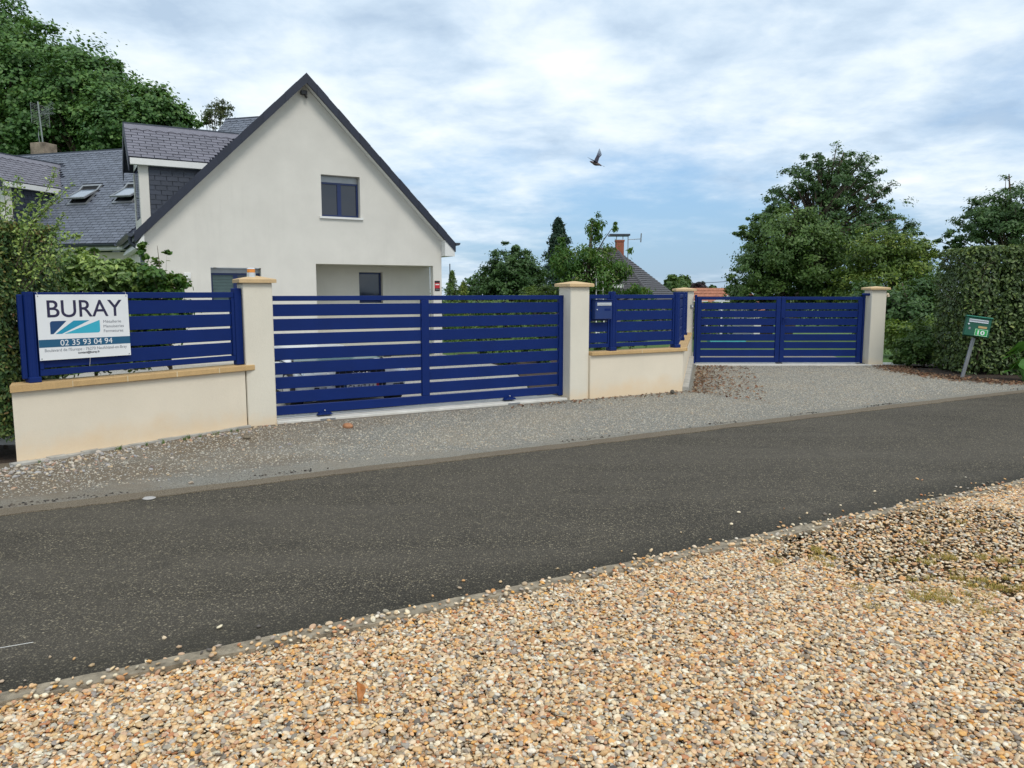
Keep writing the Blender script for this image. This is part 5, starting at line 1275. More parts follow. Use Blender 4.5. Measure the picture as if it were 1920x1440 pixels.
# right hand trees
tree('big_tree', 'tall open tree standing highest on the right with sky showing through its limbs', 'tree', (14.6, 42, -1.5),
     [(16.65,42.00,7.81,1.81,2.60,1.52), (18.10,42.00,7.25,1.81,2.60,1.57), (14.99,42.00,6.70,1.34,2.20,1.52), (19.45,42.00,6.00,1.40,2.20,1.52), (17.03,42.00,8.64,1.40,1.40,0.70), (19.66,42.00,7.25,0.88,1.20,0.76), (14.16,42.00,5.86,0.76,1.40,0.93), (17.20,42.00,5.29,2.62,3.00,1.75), (20.96,42.00,4.73,0.99,1.60,0.99), (19.07,42.00,5.01,2.04,2.40,1.46)], 520, 62, .17, .5, M_LF_DARK, 13, .35, cr=(.08, .21), nb=110)
tree('leafy_tree', 'broad dense mid green tree in front of the tall one, above the double gate', 'tree', (11.2, 34, -.6),
     [(12.11,34.00,3.45,2.08,2.60,1.94), (10.75,34.00,2.53,1.30,2.00,1.30), (13.54,34.00,2.76,1.77,2.40,1.70), (11.84,34.00,4.37,1.37,1.80,1.13), (10.31,34.00,1.72,0.94,1.50,0.80), (12.67,34.00,1.37,2.83,2.40,1.13), (10.39,35.00,4.57,0.44,0.60,0.53), (9.36,33.00,2.17,0.32,0.40,0.23)], 500, 110, .15, .55, M_LF_MID, 14, .3, cr=(.12, .26), nb=34)
tree('leafy_tree', 'smaller tree with yellowish tips between the dense tree and the clipped hedge', 'tree', (15.8, 31, -.4),
     [(14.47,31.00,2.88,1.29,1.90,1.21), (15.52,31.00,3.09,1.03,1.60,0.99), (15.69,30.00,2.22,0.83,1.60,1.25), (14.39,30.00,1.40,1.56,1.80,1.04), (16.57,31.00,3.30,0.69,1.00,0.47), (13.69,31.00,1.40,1.08,1.50,1.08)], 360, 90, .135, .5, M_LF_YEL, 15, .2, cr=(.14, .28), nb=26)
tree('garden_tree', 'dark shady tree right behind the far right pillar', 'tree', (13.1, 25, -.14), [(12.80,25.00,0.93,1.04,1.30,0.94), (12.22,26.00,1.08,0.90,1.20,1.08), (13.46,25.00,1.44,0.69,1.20,1.04)], 220, 60, .15, .5, M_LF_DARK, 16, .12, cr=(.16, .3))
tree('garden_tree', 'spreading dark tree over the clipped hedge at the right edge', 'tree', (19.6, 30, -.3),
     [(18.80,30.00,4.65,1.29,1.60,0.96), (17.80,30.00,4.45,0.88,1.30,0.83), (19.78,30.00,5.25,1.04,1.40,1.00), (19.26,30.00,4.05,1.67,1.60,0.83), (17.24,30.00,3.65,0.71,1.00,0.42), (19.29,29.50,5.98,0.20,0.40,0.29), (16.83,30.00,3.55,0.46,0.60,0.25)], 300, 80, .13, .45, M_LF_DARK, 17, .16, cr=(.12, .26), nb=34)
# shrubs
tree('flowering_shrub', 'shrub with yellow flowers behind the dark green shrub on the right', 'bush', (12.2, 21.2, -.14), [(10.64,21.00,0.54,0.50,0.80,0.47), (11.37,21.00,0.54,0.50,0.80,0.53), (11.02,21.00,0.17,0.73,0.90,0.44)], 130, 50, .095, .5, M_LF_YEL, 18, .04, cr=(.18, .34), fold=True, nb=10)
tree('dark_shrub', 'green shrub with bare stems at the left foot of the clipped hedge', 'bush', (9.35, 17.3, -.03), [(9.19,17.30,0.61,0.41,0.60,0.46), (8.97,17.30,0.37,0.36,0.50,0.29), (9.44,17.30,0.43,0.31,0.50,0.53), (8.80,17.30,0.13,0.24,0.35,0.14)], 150, 46, .085, .5, M_LF_MID, 19, .03, cr=(.18, .34), fold=True, nb=30)
# laurel hedge : box of leaves on a branching core
def hedge(name, label, loc, ang, lx, ly, h, dens, size, aspect, mat, seed, rough=.08, z0=.02, rnd=.25, fold=True, cat='hedge', top_rough=1.0):
    rng = np.random.RandomState(seed); root = thing(name, label, cat, loc, ang)
    faces = [('f', lx * h), ('l', ly * h), ('r', ly * h), ('t', lx * ly), ('b', lx * h * .4)]
    P_ = []; Nn = []
    for f, ar in faces:
        n = int(ar * dens); u = rng.uniform(0, 1, n); v = rng.uniform(0, 1, n); o = np.abs(rng.normal(0, .09, n))
        if f == 'f': p = np.stack([u * lx, o, z0 + v * (h - z0)], 1); nn = np.tile([0, -1, .35], (n, 1))
        elif f == 'l': p = np.stack([o, u * ly, z0 + v * (h - z0)], 1); nn = np.tile([-1, 0, .35], (n, 1))
        elif f == 'r': p = np.stack([lx - o, u * ly, z0 + v * (h - z0)], 1); nn = np.tile([1, 0, .35], (n, 1))
        elif f == 't': p = np.stack([u * lx, v * ly, h - o], 1); nn = np.tile([0, -.2, 1], (n, 1))
        else: p = np.stack([u * lx, ly - o, z0 + v * (h - z0)], 1); nn = np.tile([0, 1, .3], (n, 1))
        P_.append(p); Nn.append(nn)
    p = np.concatenate(P_); nn = np.concatenate(Nn).astype(float)
    # round the corners and the top edge, and let the surface undulate
    cx, cz = p[:, 0], p[:, 2]
    for ax, lo, hi in ((0, 0, lx),):
        dl = np.clip(rnd - p[:, 0], 0, rnd) / rnd; dt = np.clip(p[:, 2] - (h - rnd), 0, rnd) / rnd; df = np.clip(rnd - p[:, 1], 0, rnd) / rnd
        p[:, 2] -= rnd * .5 * (dt * dl) ; p[:, 1] += rnd * .45 * dl * df + rnd * .35 * dt * df; p[:, 0] += rnd * .35 * dl * dt
    und = vnoise(p[:, 0] * 2.2 + p[:, 1], p[:, 2] * 2.2, 1.0, seed) + .5 * vnoise(p[:, 0] * 6, p[:, 2] * 6 + p[:, 1] * 4, 1.0, seed + 1)
    p += nn / np.linalg.norm(nn, axis=1, keepdims=True) * (und * rough * 2)[:, None]
    hole = (vnoise(p[:, 0] * 5, p[:, 2] * 5 + p[:, 1] * 3, 1, seed + 5) < -.48) & (rng.uniform(0, 1, len(p)) < .5)
    low = (p[:, 2] < z0 + .35) & (rng.uniform(0, 1, len(p)) < .6 * (1 - (p[:, 2] - z0) / .35))
    kp = ~hole & ~low; p, nn = p[kp], nn[kp]
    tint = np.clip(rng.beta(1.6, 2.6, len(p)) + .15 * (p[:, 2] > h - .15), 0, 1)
    nn += rng.normal(0, .5, nn.shape)
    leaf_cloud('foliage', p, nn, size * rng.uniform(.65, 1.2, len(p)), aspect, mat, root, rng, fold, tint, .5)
    mb = MB()
    for i in range(int(lx * ly * 6)):
        x, y = rng.uniform(.12, lx - .12), rng.uniform(.12, ly - .12); mb.tube([(x, y, -.1), (x + rng.normal() * .12, y + rng.normal() * .1, h * .45), (x + rng.normal() * .22, y + rng.normal() * .15, h - .2)], [.022, .014, .005], 5)
        for k in range(4): zz = rng.uniform(.3, h - .3); mb.tube([(x, y, zz), (x + rng.normal() * .3, y + rng.normal() * .2, zz + .25)], [.01, .003], 4)
    mb.build('stems', M_BARK, root)
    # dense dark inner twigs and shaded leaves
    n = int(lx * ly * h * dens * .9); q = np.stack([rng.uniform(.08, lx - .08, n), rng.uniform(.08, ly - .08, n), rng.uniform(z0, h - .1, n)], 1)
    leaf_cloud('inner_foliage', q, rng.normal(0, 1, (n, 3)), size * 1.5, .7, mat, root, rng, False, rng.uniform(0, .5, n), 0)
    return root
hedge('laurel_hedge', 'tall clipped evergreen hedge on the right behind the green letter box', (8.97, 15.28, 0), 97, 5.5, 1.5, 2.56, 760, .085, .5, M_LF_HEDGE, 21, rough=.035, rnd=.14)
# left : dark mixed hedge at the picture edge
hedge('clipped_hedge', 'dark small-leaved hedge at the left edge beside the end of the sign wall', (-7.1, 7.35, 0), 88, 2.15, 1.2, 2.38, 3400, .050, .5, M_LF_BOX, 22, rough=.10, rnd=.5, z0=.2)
# wispy arching shoots out of the hedge
def shoots(label, loc, shoots_, mat, seed, size, aspect, per=26, name='arching_shoots'):
    rng = np.random.RandomState(seed); root = thing(name, label, 'bush', loc); st = MB(); P_ = []; NN = []
    for pts in shoots_:
        pts = [Vector(q) - Vector(loc) for q in pts]; st.tube(pts, [.006 - .0045 * i / (len(pts) - 1) for i in range(len(pts))], 5)
        for i in range(len(pts) - 1):
            for k in range(per):
                t = rng.uniform(0, 1); q = pts[i].lerp(pts[i + 1], t); f = (i + t) / (len(pts) - 1); P_.append(np.array(q) + rng.normal(0, .065 * (1.25 - f), 3)); NN.append(rng.normal(0, .6, 3) + np.array([0, -.2, .7]))
    leaf_cloud('leaves', np.array(P_), np.array(NN), size * rng.uniform(.6, 1.2, len(P_)), aspect, mat, root, rng, True, np.clip(rng.beta(2.2, 1.6, len(P_)), 0, 1), .3)
    st.build('stems', M_BARK, root); return root
SH = []
for a_, b_, c_ in (((-5.16,7.90,1.80), (-4.79,7.80,2.33), (-4.46,7.70,2.84)), ((-4.99,7.80,1.80), (-4.67,7.70,2.37), (-4.25,7.60,2.69)), ((-5.06,7.80,1.59), (-4.58,7.70,2.14), (-4.21,7.60,2.20)), ((-5.17,7.90,2.02), (-5.03,7.90,2.44), (-4.89,7.80,2.79)),
                   ((-4.94,7.80,1.69), (-4.65,7.80,2.06), (-4.41,7.70,2.42)), ((-5.25,7.90,2.07), (-5.11,7.90,2.44), (-5.10,7.90,2.76)), ((-4.92,7.70,1.90), (-4.76,7.70,2.27), (-4.50,7.70,2.57)), ((-4.83,7.70,1.69), (-4.57,7.70,1.95), (-4.27,7.60,2.08)), ((-5.21,7.90,1.91), (-4.90,7.80,2.22), (-4.77,7.80,2.54))):
    SH.append([a_, b_, c_])
shoots('pale arching shoots growing up out of the dark hedge in front of the left dormer', (-5.2, 7.8, 0), SH, M_LF_LAUREL, 23, .044, .5, 95)
# shrub mass behind the sign fence
tree('garden_shrub', 'bushy yellow-green shrub with long leaves behind the company sign', 'bush', (-6.1, 11.2, -.14),
     [(-6.40,11.20,1.86,0.45,0.60,0.33), (-5.82,11.20,1.86,0.47,0.60,0.26), (-5.48,11.20,1.79,0.39,0.50,0.23), (-6.17,11.20,1.25,0.86,0.70,0.47), (-5.35,11.20,1.25,0.47,0.50,0.39), (-6.14,11.20,2.18,0.16,0.25,0.11), (-6.55,11.20,0.78,0.62,0.50,0.31), (-5.69,11.20,0.78,0.70,0.50,0.28), (-5.65,11.20,2.02,0.31,0.30,0.12)], 400, 50, .105, .36, M_LF_LAUREL, 24, .03, cr=(.20, .36), fold=True, flat=.8, nb=40)
tree('garden_shrub', 'fresh green shrub with upright shoots at the right of the sign shrubs', 'bush', (-4.95, 11.2, -.14),
     [(-5.07,11.00,1.86,0.24,0.40,0.26), (-4.85,11.00,1.75,0.23,0.35,0.20), (-5.04,11.00,0.95,0.23,0.30,0.31), (-5.20,11.00,2.23,0.07,0.15,0.15), (-4.92,11.00,2.23,0.05,0.12,0.12), (-5.02,11.00,1.33,0.37,0.45,0.38), (-4.77,11.00,1.79,0.11,0.20,0.09)], 150, 34, .075, .6, M_LF_CHERRY, 25, .025, cr=(.2, .36), fold=True, nb=40)
# plants seen through the gates
GP = [(-.9, 21, .5, .8), (.4, 20.5, .45, .7), (1.6, 22.5, .5, .9), (2.6, 21.5, .4, .7), (-1.8, 24, .7, 1.2), (.9, 25.5, .8, 1.2), (3.6, 23.5, .5, .8), (-.1, 18.4, .28, .45), (.7, 18.8, .25, .4)]
for i, (x, y, r, h) in enumerate(GP):
    tree('border_plant', ['low leafy plant glimpsed through the sliding gate, left of the middle', 'leafy plant glimpsed near the middle of the sliding gate', 'border plant glimpsed right of the gate centre', 'border plant glimpsed just left of the middle pillar', 'dark bush glimpsed beside the house corner', 'dark bush glimpsed behind the flower border', 'border plant glimpsed behind the letter box', 'low plant near the drive edge, left', 'low plant near the drive edge, right'][i],
         'plant', (x, y, -.14), [(x, y, h * .5 - .1, r, r * .8, h * .5), (x + r * .5, y, h * .4 - .1, r * .7, r * .6, h * .35)], 50, 40, .09, .5, [M_LF_MID, M_LF_CHERRY, M_LF_DARK][i % 3], 40 + i, .02, cr=(.22, .4), fold=False, nb=6)
for i, (x, y, z, m_, lab) in enumerate(((-.32, 20.3, .30, M_PETALP, 'pink rose bloom, left of two, glimpsed through the gate'), (-.1, 20.3, .28, M_PETALP, 'pink rose bloom, right of two, glimpsed through the gate'), (-1.55, 20.6, .85, M_PETALY, 'yellow bloom glimpsed high through the gate near the house'))):
    f = thing('flower', lab, 'flower', (x, y, z)); mb = MB()
    for k in range(7): a = k * .9; T = Matrix.Rotation(a, 4, 'Z') @ Matrix.Rotation(rad(35), 4, 'Y'); mb.add([T @ Vector(v) for v in ((0, -.03, 0), (.06, -.025, .01), (.08, .02, .03), (.02, .035, 0))], [(0, 1, 2, 3)])
    mb.build('petals', m_, f); MB().tube([(0, 0, -z - .1), (0, 0, 0)], .006, 5).build('stem', M_LF_MID, f)
# broad leaves at the far right edge
BW = thing('broad_leaf_plant', 'bright green broad-leaved weed at the right edge by the hedge', 'plant', (9.55, 14.2, 0)); rng = np.random.RandomState(31)
for i in range(13):
    a = rng.uniform(0, 6.28); h = rng.uniform(.15, .62); r = rng.uniform(.10, .17); cx_, cy_ = .28 * math.cos(a), .2 * math.sin(a); n = 12; mb = MB()
    T = Matrix.Translation((cx_, cy_, h)) @ Matrix.Rotation(a, 4, 'Z') @ Matrix.Rotation(rad(rng.uniform(15, 50)), 4, 'Y')
    vs = [(0, 0, -.02)] + [((1.15 if k else .7) * r * math.cos(2 * math.pi * k / n) * (1 + .08 * (k % 2)), r * math.sin(2 * math.pi * k / n) * (1 + .08 * (k % 2)), .02 * math.cos(4 * math.pi * k / n)) for k in range(n)]
    mb.add([T @ Vector(v) for v in vs], [(0, 1 + k, 1 + (k + 1) % n) for k in range(n)]); o = mb.build('leaf', M_LF_BIG, BW)
    MB().tube([(0, 0, -.02), (cx_ * .5, cy_ * .5, h * .6), (cx_, cy_, h - .02)], .008, 5).build('stalk', M_LF_BIG, o)
    t_ = o.data.attributes.new('tint', 'FLOAT', 'FACE'); t_.data.foreach_set('value', [float(rng.uniform(0, 1))] * len(o.data.polygons))

# grasses
def tufts(name, label, cat, centres, h, w, n, mat, seed, zb=-.03):
    rng = np.random.RandomState(seed); V = []; F = []; tt = []
    for (x, y, r) in centres:
        for i in range(n):
            a = rng.uniform(0, 6.28); q = r * math.sqrt(rng.uniform()); bx, by = x + q * math.cos(a), y + q * math.sin(a) * .8; hh = h * rng.uniform(.4, 1.2); l = rng.uniform(0, 6.28); ln = hh * rng.uniform(.3, 1.1); ww = w * rng.uniform(.6, 1.2)
            dx, dy = math.cos(l), math.sin(l); px_, py_ = -dy * ww, dx * ww; o = len(V)
            V += [(bx - px_, by - py_, zb), (bx + px_, by + py_, zb), (bx + dx * ln * .4 + px_ * .7, by + dy * ln * .4 + py_ * .7, zb + hh * .7), (bx + dx * ln * .4 - px_ * .7, by + dy * ln * .4 - py_ * .7, zb + hh * .7), (bx + dx * ln, by + dy * ln, zb + hh)]
            F += [(o, o + 1, o + 2, o + 3), (o + 3, o + 2, o + 4)]; k = rng.uniform(); tt += [k, k]
    mb = MB(); mb.add(V, F); ob = mb.build(name, mat, None, kind='stuff', label=label, cat=cat); a = ob.data.attributes.new('tint', 'FLOAT', 'FACE'); a.data.foreach_set('value', tt); return ob
rg = np.random.RandomState(77); cs = []
for (cx_, cy_), n_, r_ in (((2.33,4.11), 16, .10), ((2.63,4.18), 22, .13), ((2.80,4.15), 14, .12), ((2.38,3.96), 14, .12), ((3.08,4.56), 12, .12), ((2.69,4.62), 7, .10), ((2.07,4.68), 8, .08), ((2.00,4.80), 4, .05), ((1.92,4.53), 3, .04), ((2.50,4.70), 4, .15), ((1.96,4.17), 3, .03), ((1.88,3.86), 3, .02), ((2.46,3.86), 4, .02), ((1.64,4.60), 3, .02), ((1.46,4.82), 4, .03), ((3.17,4.70), 8, .2), ((3.20,5.02), 6, .3), ((2.48,4.42), 6, .15)):
    for _ in range(n_): cs.append((cx_ + rg.normal() * r_, cy_ + rg.normal() * r_ * .9, .03 + rg.uniform() * .04))
cs = cs[::2]
cs = [c for c in cs if near_b(c[0], c[1]) > .2]
tufts('dry_grass', 'straw coloured grass tufts growing through the pebbles on the right', 'grass', cs, .024, .0013, 80, M_STRAW, 32, -.012)
cg = [(8.6 + rg.uniform(-.2, 1.6), 17.0 + rg.uniform(-.2, 1.8), .1) for _ in range(160)]
tufts('lawn_grass', 'green grass beside the far right pillar', 'grass', cg, .07, .004, 30, M_GRASSB, 33, -.1)

wf_ = []
for _ in range(46):
    t = rg.uniform(0, 2.6); wf_.append((-4.79 + .595 * t + .804 * rg.uniform(.10, .22), 7.29 + .804 * t - .595 * rg.uniform(.10, .22), .015))
wf_ = [w for i, w in enumerate(wf_) if (i * 7) % 11 < 3]
tufts('weeds', 'sparse tiny weeds sprouting along the foot of the left wall', 'weeds', wf_, .05, .0025, 16, M_GRASSB, 35, 0)
# ------------------------------------------------------------------ neighbours far behind
def hip_course(mb, A, B, Cc, D_, rows, th=.03):      # quad A(bottom left) B(bottom right) C(top right) D(top left), courses as lapped strips
    A, B, Cc, D_ = map(Vector, (A, B, Cc, D_)); nn = (B - A).cross(D_ - A).normalized()
    if nn.z < 0: nn = -nn
    for i in range(rows):
        f0, f1 = i / rows, (i + 1.15) / rows; f1 = min(f1, 1)
        a, b_, c, d_ = A.lerp(D_, f0), B.lerp(Cc, f0), B.lerp(Cc, f1), A.lerp(D_, f1)
        mb.add([a + nn * th, b_ + nn * th, c + nn * th * .2, d_ + nn * th * .2, a - nn * .01, b_ - nn * .01], [(0, 1, 2, 3), (4, 5, 1, 0)])
NH = thing('neighbour_house', 'neighbouring house with a steep dark tiled roof and brick chimney', 'house', (6.2, 44, -2.6))
ap = Vector((-.35, 0, 6.75)); sc_ = 44
mb = MB()
hl, hr_ = (3.6, -5.0, .2), (8.8, 2.5, .2); lf = (-6.5, -4.2, .2); bk = (-4, 8, .2)
hip_course(mb, hl, hr_, ap + Vector((.02, .6, 0)), ap, 56, .05)
hip_course(mb, lf, hl, ap, ap + Vector((-1.2, .1, 0)), 56, .05)
rf = mb.build('roof', M_TILE, NH)
mb = MB(); mb.add([hr_, bk, ap + Vector((-1.2, .1, 0)), ap + Vector((.02, .6, 0))], [(0, 1, 2, 3)]); mb.build('rear_roof', M_TILE, rf)
mb = MB(); mb.tube([hl, ap], .09, 6); mb.build('hip_tiles', M_TILE, rf)
MB().box(-5.5, 4.5, -3.5, 6, -.6, .15).build('wall', M_HOUSE, NH)
c_ = MB().box(-.34, .10, -.2, .3, 5.9, 7.18).build('chimney', M_BRICK, rf)
MB().box(-.37, .13, -.23, .33, 7.08, 7.18).build('collar', M_BRICK, c_)
for xx in (-.30, .06): MB().box(xx - .02, xx + .02, 0, .04, 7.22, 7.40).build('cap_leg', M_GREY, c_)
MB().box(-.72, .42, -.35, .55, 7.40, 7.50).build('cap_slab', M_GREYP, c_)
gb = MB(); gb.prism([(-2.6, 4.7), (-.55, 4.7), (-.75, 5.6), (-1.6, 6.5)], -2.0, 1.0); gb.build('dormer_gable', M_HOUSE, rf)
MB().box(-2.8, -.2, -2.3, -1.9, 4.50, 4.68).build('fascia', M_WHITE, rf)
for k, tt in enumerate((.40, .62)):
    P0 = Vector(hl).lerp(Vector(hr_), tt); A_ = P0.lerp(ap, .27); B_ = P0.lerp(ap, .47); r_ = (Vector(hr_) - Vector(hl)).normalized() * .75
    m2 = MB(); nn = (Vector(hr_) - Vector(hl)).cross(ap - Vector(hl)).normalized() * .08
    m2.add([A_ + nn, A_ + r_ + nn, B_ + r_ + nn, B_ + nn], [(0, 1, 2, 3)]); fo = m2.build('skylight', M_GLASS, rf)
    m3 = MB(); m3.tube([A_ + nn, B_ + nn], .06, 5); m3.tube([A_ + r_ + nn, B_ + r_ + nn], .06, 5); m3.tube([B_ + r_ + nn, B_ + nn], .05, 5); m3.build('frame', M_WHITE, fo)
ap_w = Vector((6.2, 44, -2.6)) + ap
NA = thing('tv_antenna', 'thin television antenna beside the brick chimney of the neighbouring house', 'antenna', (6.55, 44, 3.6))
MB().tube([(0, 0, -.6), (0, 0, 1.3)], .025, 6).build('mast', M_GREY, NA)
g = MB(); g.tube([(.0, 0, 1.0), (.75, 0, 1.05)], .018, 5); g.tube([(.72, 0, .85), (.74, 0, 1.35)], .035, 5)
for i in range(7): g.tube([(.1 + i * .09, -.1, 1.0), (.1 + i * .09, .1, 1.0)], .01, 4)
g.build('boom', M_GREY, NA)
ld = thing('ladder', 'white ladder leaning in the cherry tree', 'ladder', (2.72, 23.6, -.1))
for s in (-.10, .10): MB().tube([(s * 1.3, 0, 0), (s, .5, 2.25)], .018, 6).build('rail', M_WHITE, ld)
for i in range(8): MB().tube([(-.12, .06 + i * .06, .25 + i * .26), (.12, .06 + i * .06, .25 + i * .26)], .012, 5).build('rung', M_WHITE, ld)
# small houses far off on the right of the corner pillar
def far_house(label, x, y, z, w, h, rh, roofm, wallm, hipin=1.0, win=True):
    t = thing('far_house', label, 'house', (x, y, z)); d = w * .7
    MB().box(-w / 2, w / 2, 0, d, -3, h).build('wall', wallm, t)
    mb = MB(); e = .4
    hip_course(mb, (-w / 2 - e, -e, h), (w / 2 + e, -e, h), (w / 2 - hipin, d / 2, h + rh), (-w / 2 + hipin, d / 2, h + rh), 9, .06)
    mb.add([(w / 2 + e, -e, h), (w / 2 + e, d + e, h), (w / 2 - hipin, d / 2, h + rh)], [(0, 1, 2)]); mb.add([(-w / 2 - e, -e, h), (-w / 2 - e, d + e, h), (-w / 2 + hipin, d / 2, h + rh)], [(0, 2, 1)])
    mb.add([(-w / 2 - e, d + e, h), (w / 2 + e, d + e, h), (w / 2 - hipin, d / 2, h + rh), (-w / 2 + hipin, d / 2, h + rh)], [(0, 1, 2, 3)])
    mb.build('roof', roofm, t)
    if win:
        f = MB().box(-.2, 1.3, -.05, .3, h + rh * .25, h + rh * .62).build('roof_window', M_WHITE, t); MB().box(.0, 1.1, -.09, -.051, h + rh * .35, h + rh * .58).build('pane', M_GLASS, f)
    return t
far_house('long low house with an orange tiled roof seen just over the double gate', 19.3, 72, -2.6, 5.6, 2.2, 2.45, M_REDTILE, M_HOUSE, .5)
far_house('small orange hipped roof peeking over the double gate', 21.8, 70, -2.6, 1.9, 2.6, 1.6, M_REDTILE, M_HOUSE, .9, False)
far_house('white house with a grey-brown roof farthest away on the right', 31, 120, -4.6, 7.5, 5.2, 1.7, M_TILE, M_WHITE, .6, False)
far_house('white gable wall far behind, just right of the corner pillar cap', 26.5, 115, -4.6, 4.5, 5.0, .9, M_WHITE, M_WHITE, .3, False)
tree('far_tree', 'round green tree far off above the corner pillar', 'tree', (26, 120, -5), [(25.78,120.00,2.88,2.00,1.71,1.42), (27.29,120.00,2.31,1.67,1.25,0.83)], 150, 50, .6, .7, M_LF_MID, 61, .4, cr=(.2, .35))
tree('far_tree', 'dark purple tree far off right of the round green one', 'tree', (29, 115, -5), [(27.81,115.00,2.44,1.04,0.88,0.72), (28.94,115.00,1.89,0.80,0.60,0.40)], 60, 40, .5, .7, M_LF_PURPLE, 62, .3, cr=(.25, .4))
tree('far_tree', 'little dark tree far off between the purple tree and the grey roof', 'tree', (31, 112, -5), [(29.02,112.00,2.19,0.70,0.54,0.39), (28.57,112.00,1.88,0.78,0.58,0.39)], 40, 40, .45, .7, M_LF_DARK, 63, .3, cr=(.25, .4))
# things glimpsed through the double gate
gs = thing('garden_shed', 'pale grey garden shed glimpsed through the left half of the double gate', 'shed', (11.2, 38, -.9))
MB().box(-.65, .75, 0, 2.2, 0, 2.05).build('wall', M_WHITE, gs); MB().prism([(-.8, 2.05), (.9, 2.05), (.05, 2.4)], -.15, 2.3).build('roof', M_GREY, gs)
pt = thing('blue_planter', 'low turquoise trough glimpsed through the double gate', 'planter', (7.6, 27, -.14))
mb = MB(); mb.prism([(-.6, 0), (.6, 0), (.68, .22), (-.68, .22)], 0, .5); mb.build('trough', simple('turquoise_plastic', (.08, .42, .42), .5), pt)
for i in range(2):
    p_ = thing('clothes_post', ['left white clothes post on the lawn behind the double gate', 'right white clothes post on the lawn behind the double gate'][i], 'post', ((7.3, 8.15)[i], 30, -.3), group='clothes posts on the lawn')
    MB().cyl(0, 0, 0, 1.65, .035, 8).build('pole', M_WHITE, p_); MB().tube([(-.3, 0, 1.6), (.3, 0, 1.6)], .02, 6).build('cross_arm', M_WHITE, p_)
# distant wood closing the view
rng = np.random.RandomState(70); lob = [(x, 165 + 25 * math.sin(x * .05), -5 + 3.2, 12, 9, 4.2 + 1.2 * math.sin(x * .23)) for x in range(-150, 171, 11)]
c, rd, out = crown_clumps(lob, 1500, rng, .6, (.15, .3)); pos, nrm, tint = clump_leaves(c, rd, out, 14, rng)
o = leaf_cloud('distant_wood', pos, nrm, 1.1, .8, M_LF_DARK, None, rng, False, tint); tag(o, 'dark line of woodland closing the horizon', 'woodland', kind='stuff')
# privet behind the house corner and across the garden, seen through gate gaps
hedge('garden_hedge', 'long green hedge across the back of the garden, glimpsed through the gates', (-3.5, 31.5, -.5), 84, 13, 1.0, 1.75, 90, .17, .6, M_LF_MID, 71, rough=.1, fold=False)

# ------------------------------------------------------------------ bird
BD = MB(); n = 12
prof = [(-.205, .004, .0), (-.185, .012, .0), (-.165, .030, .002), (-.135, .036, .0), (-.10, .040, -.006), (-.04, .062, -.012), (.03, .064, -.012), (.10, .045, -.006), (.155, .026, -.006), (.20, .02, -.014)]
vs = []; fs = []
for x, r, dz in prof:
    for k in range(n): a = 2 * math.pi * k / n; vs.append((x, r * math.cos(a), dz + r * .92 * math.sin(a)))
for i in range(len(prof) - 1):
    for k in range(n): fs.append((i * n + k, i * n + (k + 1) % n, (i + 1) * n + (k + 1) % n, (i + 1) * n + k))
fs.append(tuple(range(n))); fs.append(tuple(range((len(prof) - 1) * n, len(prof) * n))); BD.add(vs, fs)
# fanned tail
for k in range(-3, 4): a = rad(k * 7); BD.add([(.17, -.012, -.008), (.17, .012, -.008), (.31 * math.cos(a), .31 * math.sin(a) * .8 + .012, -.02 + .004 * abs(k)), (.32 * math.cos(a), .32 * math.sin(a) * .8 - .012, -.02 + .004 * abs(k))], [(0, 1, 2, 3)])
M_BIRD = simple('grey_brown_feathers', (.14, .105, .10), .8, var=.3, vs=20)
M_WING = simple('dark_wing_feathers', (.022, .022, .045), .7, var=.3, vs=20)
bird = thing('flying_bird', 'dark bird in flight with raised wings against the clouds', 'bird', (2.65,25.00,5.71), rz=rad(8))
bird.rotation_euler = (rad(10), rad(16), rad(8))
BD.build('body', M_BIRD, bird, smooth=True)
for s, el in ((1, 68), (-1, 35)):
    w = MB(); e = rad(el); d1 = Vector((.05, s * math.cos(e), math.sin(e))) if s > 0 else Vector((-.80, -.70, .10))
    L1 = Vector((-.08, 0, .03)) ; root_le, root_te = Vector((-.075, s * .03, .03)), Vector((.07, s * .03, .025))
    el_le = root_le + d1 * .20 + Vector((.035, 0, 0)); el_te = root_te + d1 * .19 + Vector((.0, 0, 0))
    w.add([root_le, root_te, el_te, el_le] + [v + Vector((0, 0, .008)) for v in (root_le, root_te, el_te, el_le)], [(0, 1, 2, 3), (7, 6, 5, 4), (0, 3, 7, 4)])
    for k in range(7):
        f0, f1 = k / 7, (k + 1.1) / 7; a0, a1 = el_le.lerp(el_te, f0), el_le.lerp(el_te, f1); tipl = .27 * (1 - .09 * k)
        dd = (d1 * 1.0 + Vector((.10 + .055 * k, 0, 0))).normalized(); w.add([a0, a1, a1 + dd * tipl, a0 + dd * (tipl + .012)], [(0, 1, 2, 3)])
    w.build('wing', M_WING, bird)

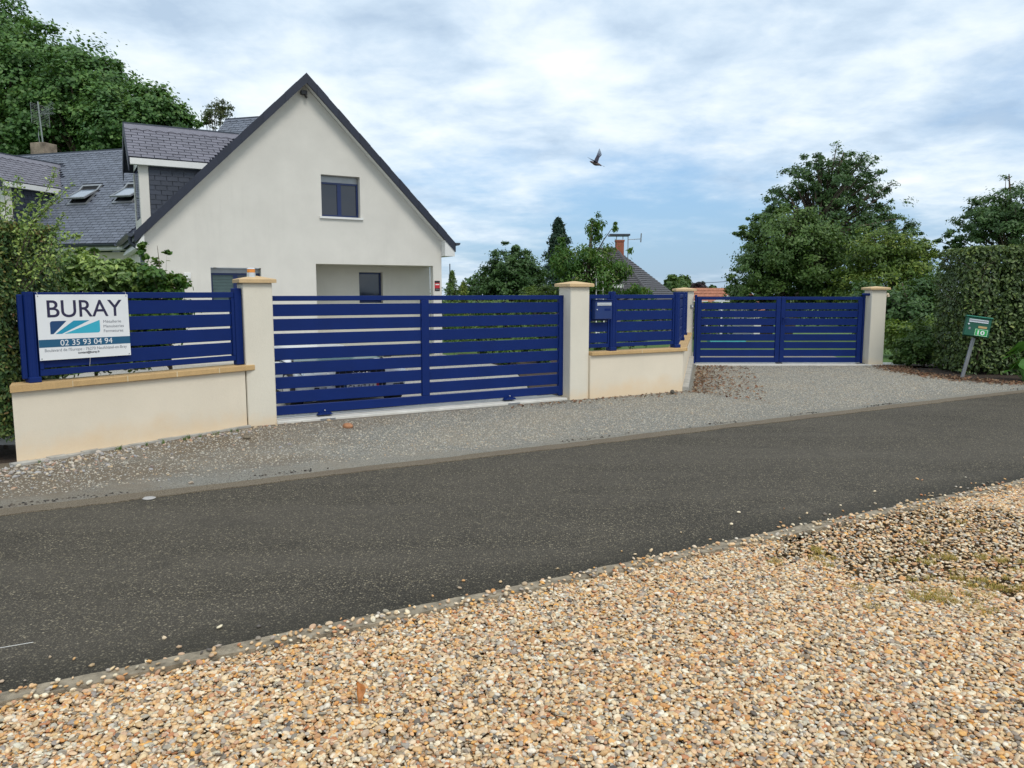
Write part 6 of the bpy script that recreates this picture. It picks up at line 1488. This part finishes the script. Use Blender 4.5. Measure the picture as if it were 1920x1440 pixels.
# ------------------------------------------------------------------ small loose things
def rock(name, label, cat, loc, s, mat, seed, flat=.6):
    me = stone_shape(seed, .5, 2); me.materials.append(mat); me.polygons.foreach_set('use_smooth', [True] * len(me.polygons))
    o = link(name, me, None, None, label, cat); o.location = loc; o.scale = (s, s * .8, s * flat); o.rotation_euler = (0, 0, seed); return o
rock('stone', 'single orange stone lying on the verge in front of the sliding gate', 'stone', (-2.02, 9.28, .025), .13, simple('orange_stone', (.42, .20, .10), .8, var=.3, vs=3), 3)
rock('stone', 'small grey stone among the verge gravel left of the orange stone', 'stone', (-3.0, 8.55, .02), .08, M_KERB, 9)
rock('stone', 'dark round stone at the right end of the low wall foot', 'stone', (2.62, 12.42, .03), .085, simple('dark_stone', (.09, .08, .065), .8, var=.3, vs=3), 5, .9)
rock('stone', 'flat white stone on the asphalt near the left of the road', 'stone', (-2.93, 6.05, .003), .11, simple('white_stone', (.40, .38, .36), .8), 6, .12)
DL = MB(); nu, nv = 9, 5; vs = []; fs = []
for a in range(nu):
    u = a / (nu - 1); wv = .021 * math.sin(math.pi * min(1, u * 1.02 + .0)) ** .7 * (1 + .12 * math.sin(u * 19)); bend = .028 * math.sin(u * 2.6 - .4)
    for b_ in range(nv):
        v = b_ / (nv - 1) * 2 - 1; vs.append(((u - .5) * .085, v * wv, bend + .020 * v * v * (1 - .3 * u) + .012 + .004 * math.sin(u * 9 + v * 3)))
for a in range(nu - 1):
    for b_ in range(nv - 1): fs.append((a * nv + b_, a * nv + b_ + 1, (a + 1) * nv + b_ + 1, (a + 1) * nv + b_))
DL.add(vs, fs); DL.tube([(-.0425, 0, .005), (-.06, .003, .012), (-.075, .008, .010)], .0014, 4)
dl = DL.build('fallen_leaf', M_LEAFORANGE, label='curled orange-brown dead leaf lying on the pebbles in the foreground', cat='leaf'); dl.location = (-.64, 2.95, .012); dl.rotation_euler = (rad(25), rad(-22), rad(120))
st = MB().tube([(-2.55, 3.35, .004), (-2.36, 3.40, .012), (-2.26, 3.455, .010)], .0014, 5).build('straw', M_WHITE, label='pale straw lying on the asphalt at the left edge', cat='straw')
# white edging beside the left wall
MB().box(-2.6, -.02, .30, .38, .05, .16, ch=.004).build('edging_board', M_WHITE, label='white board edging the soil left of the sign wall', cat='board').matrix_world = Matrix.Translation((-4.85, 7.7, 0)) @ Matrix.Rotation(rad(4), 4, 'Z')
MA = thing('mast', 'thin distant mast above the small conifers by the house corner', 'mast', (-5.6, 70, -3)); MB().tube([(0, 0, 0), (0, 0, 7.2)], .05, 5).build('pole', M_GREYP, MA); MB().tube([(0, 0, 5.4), (0, 0, 6.2)], .11, 6).build('aerial', M_GREYP, MA)
# overhead wire far off
MB().tube([(21.07,90.00,2.70), (23.33,88.00,2.79), (26.04,86.00,3.00)], .03, 4).build('overhead_wire', M_GREYP, label='thin overhead wire crossing the sky left of the big trees', cat='wire')
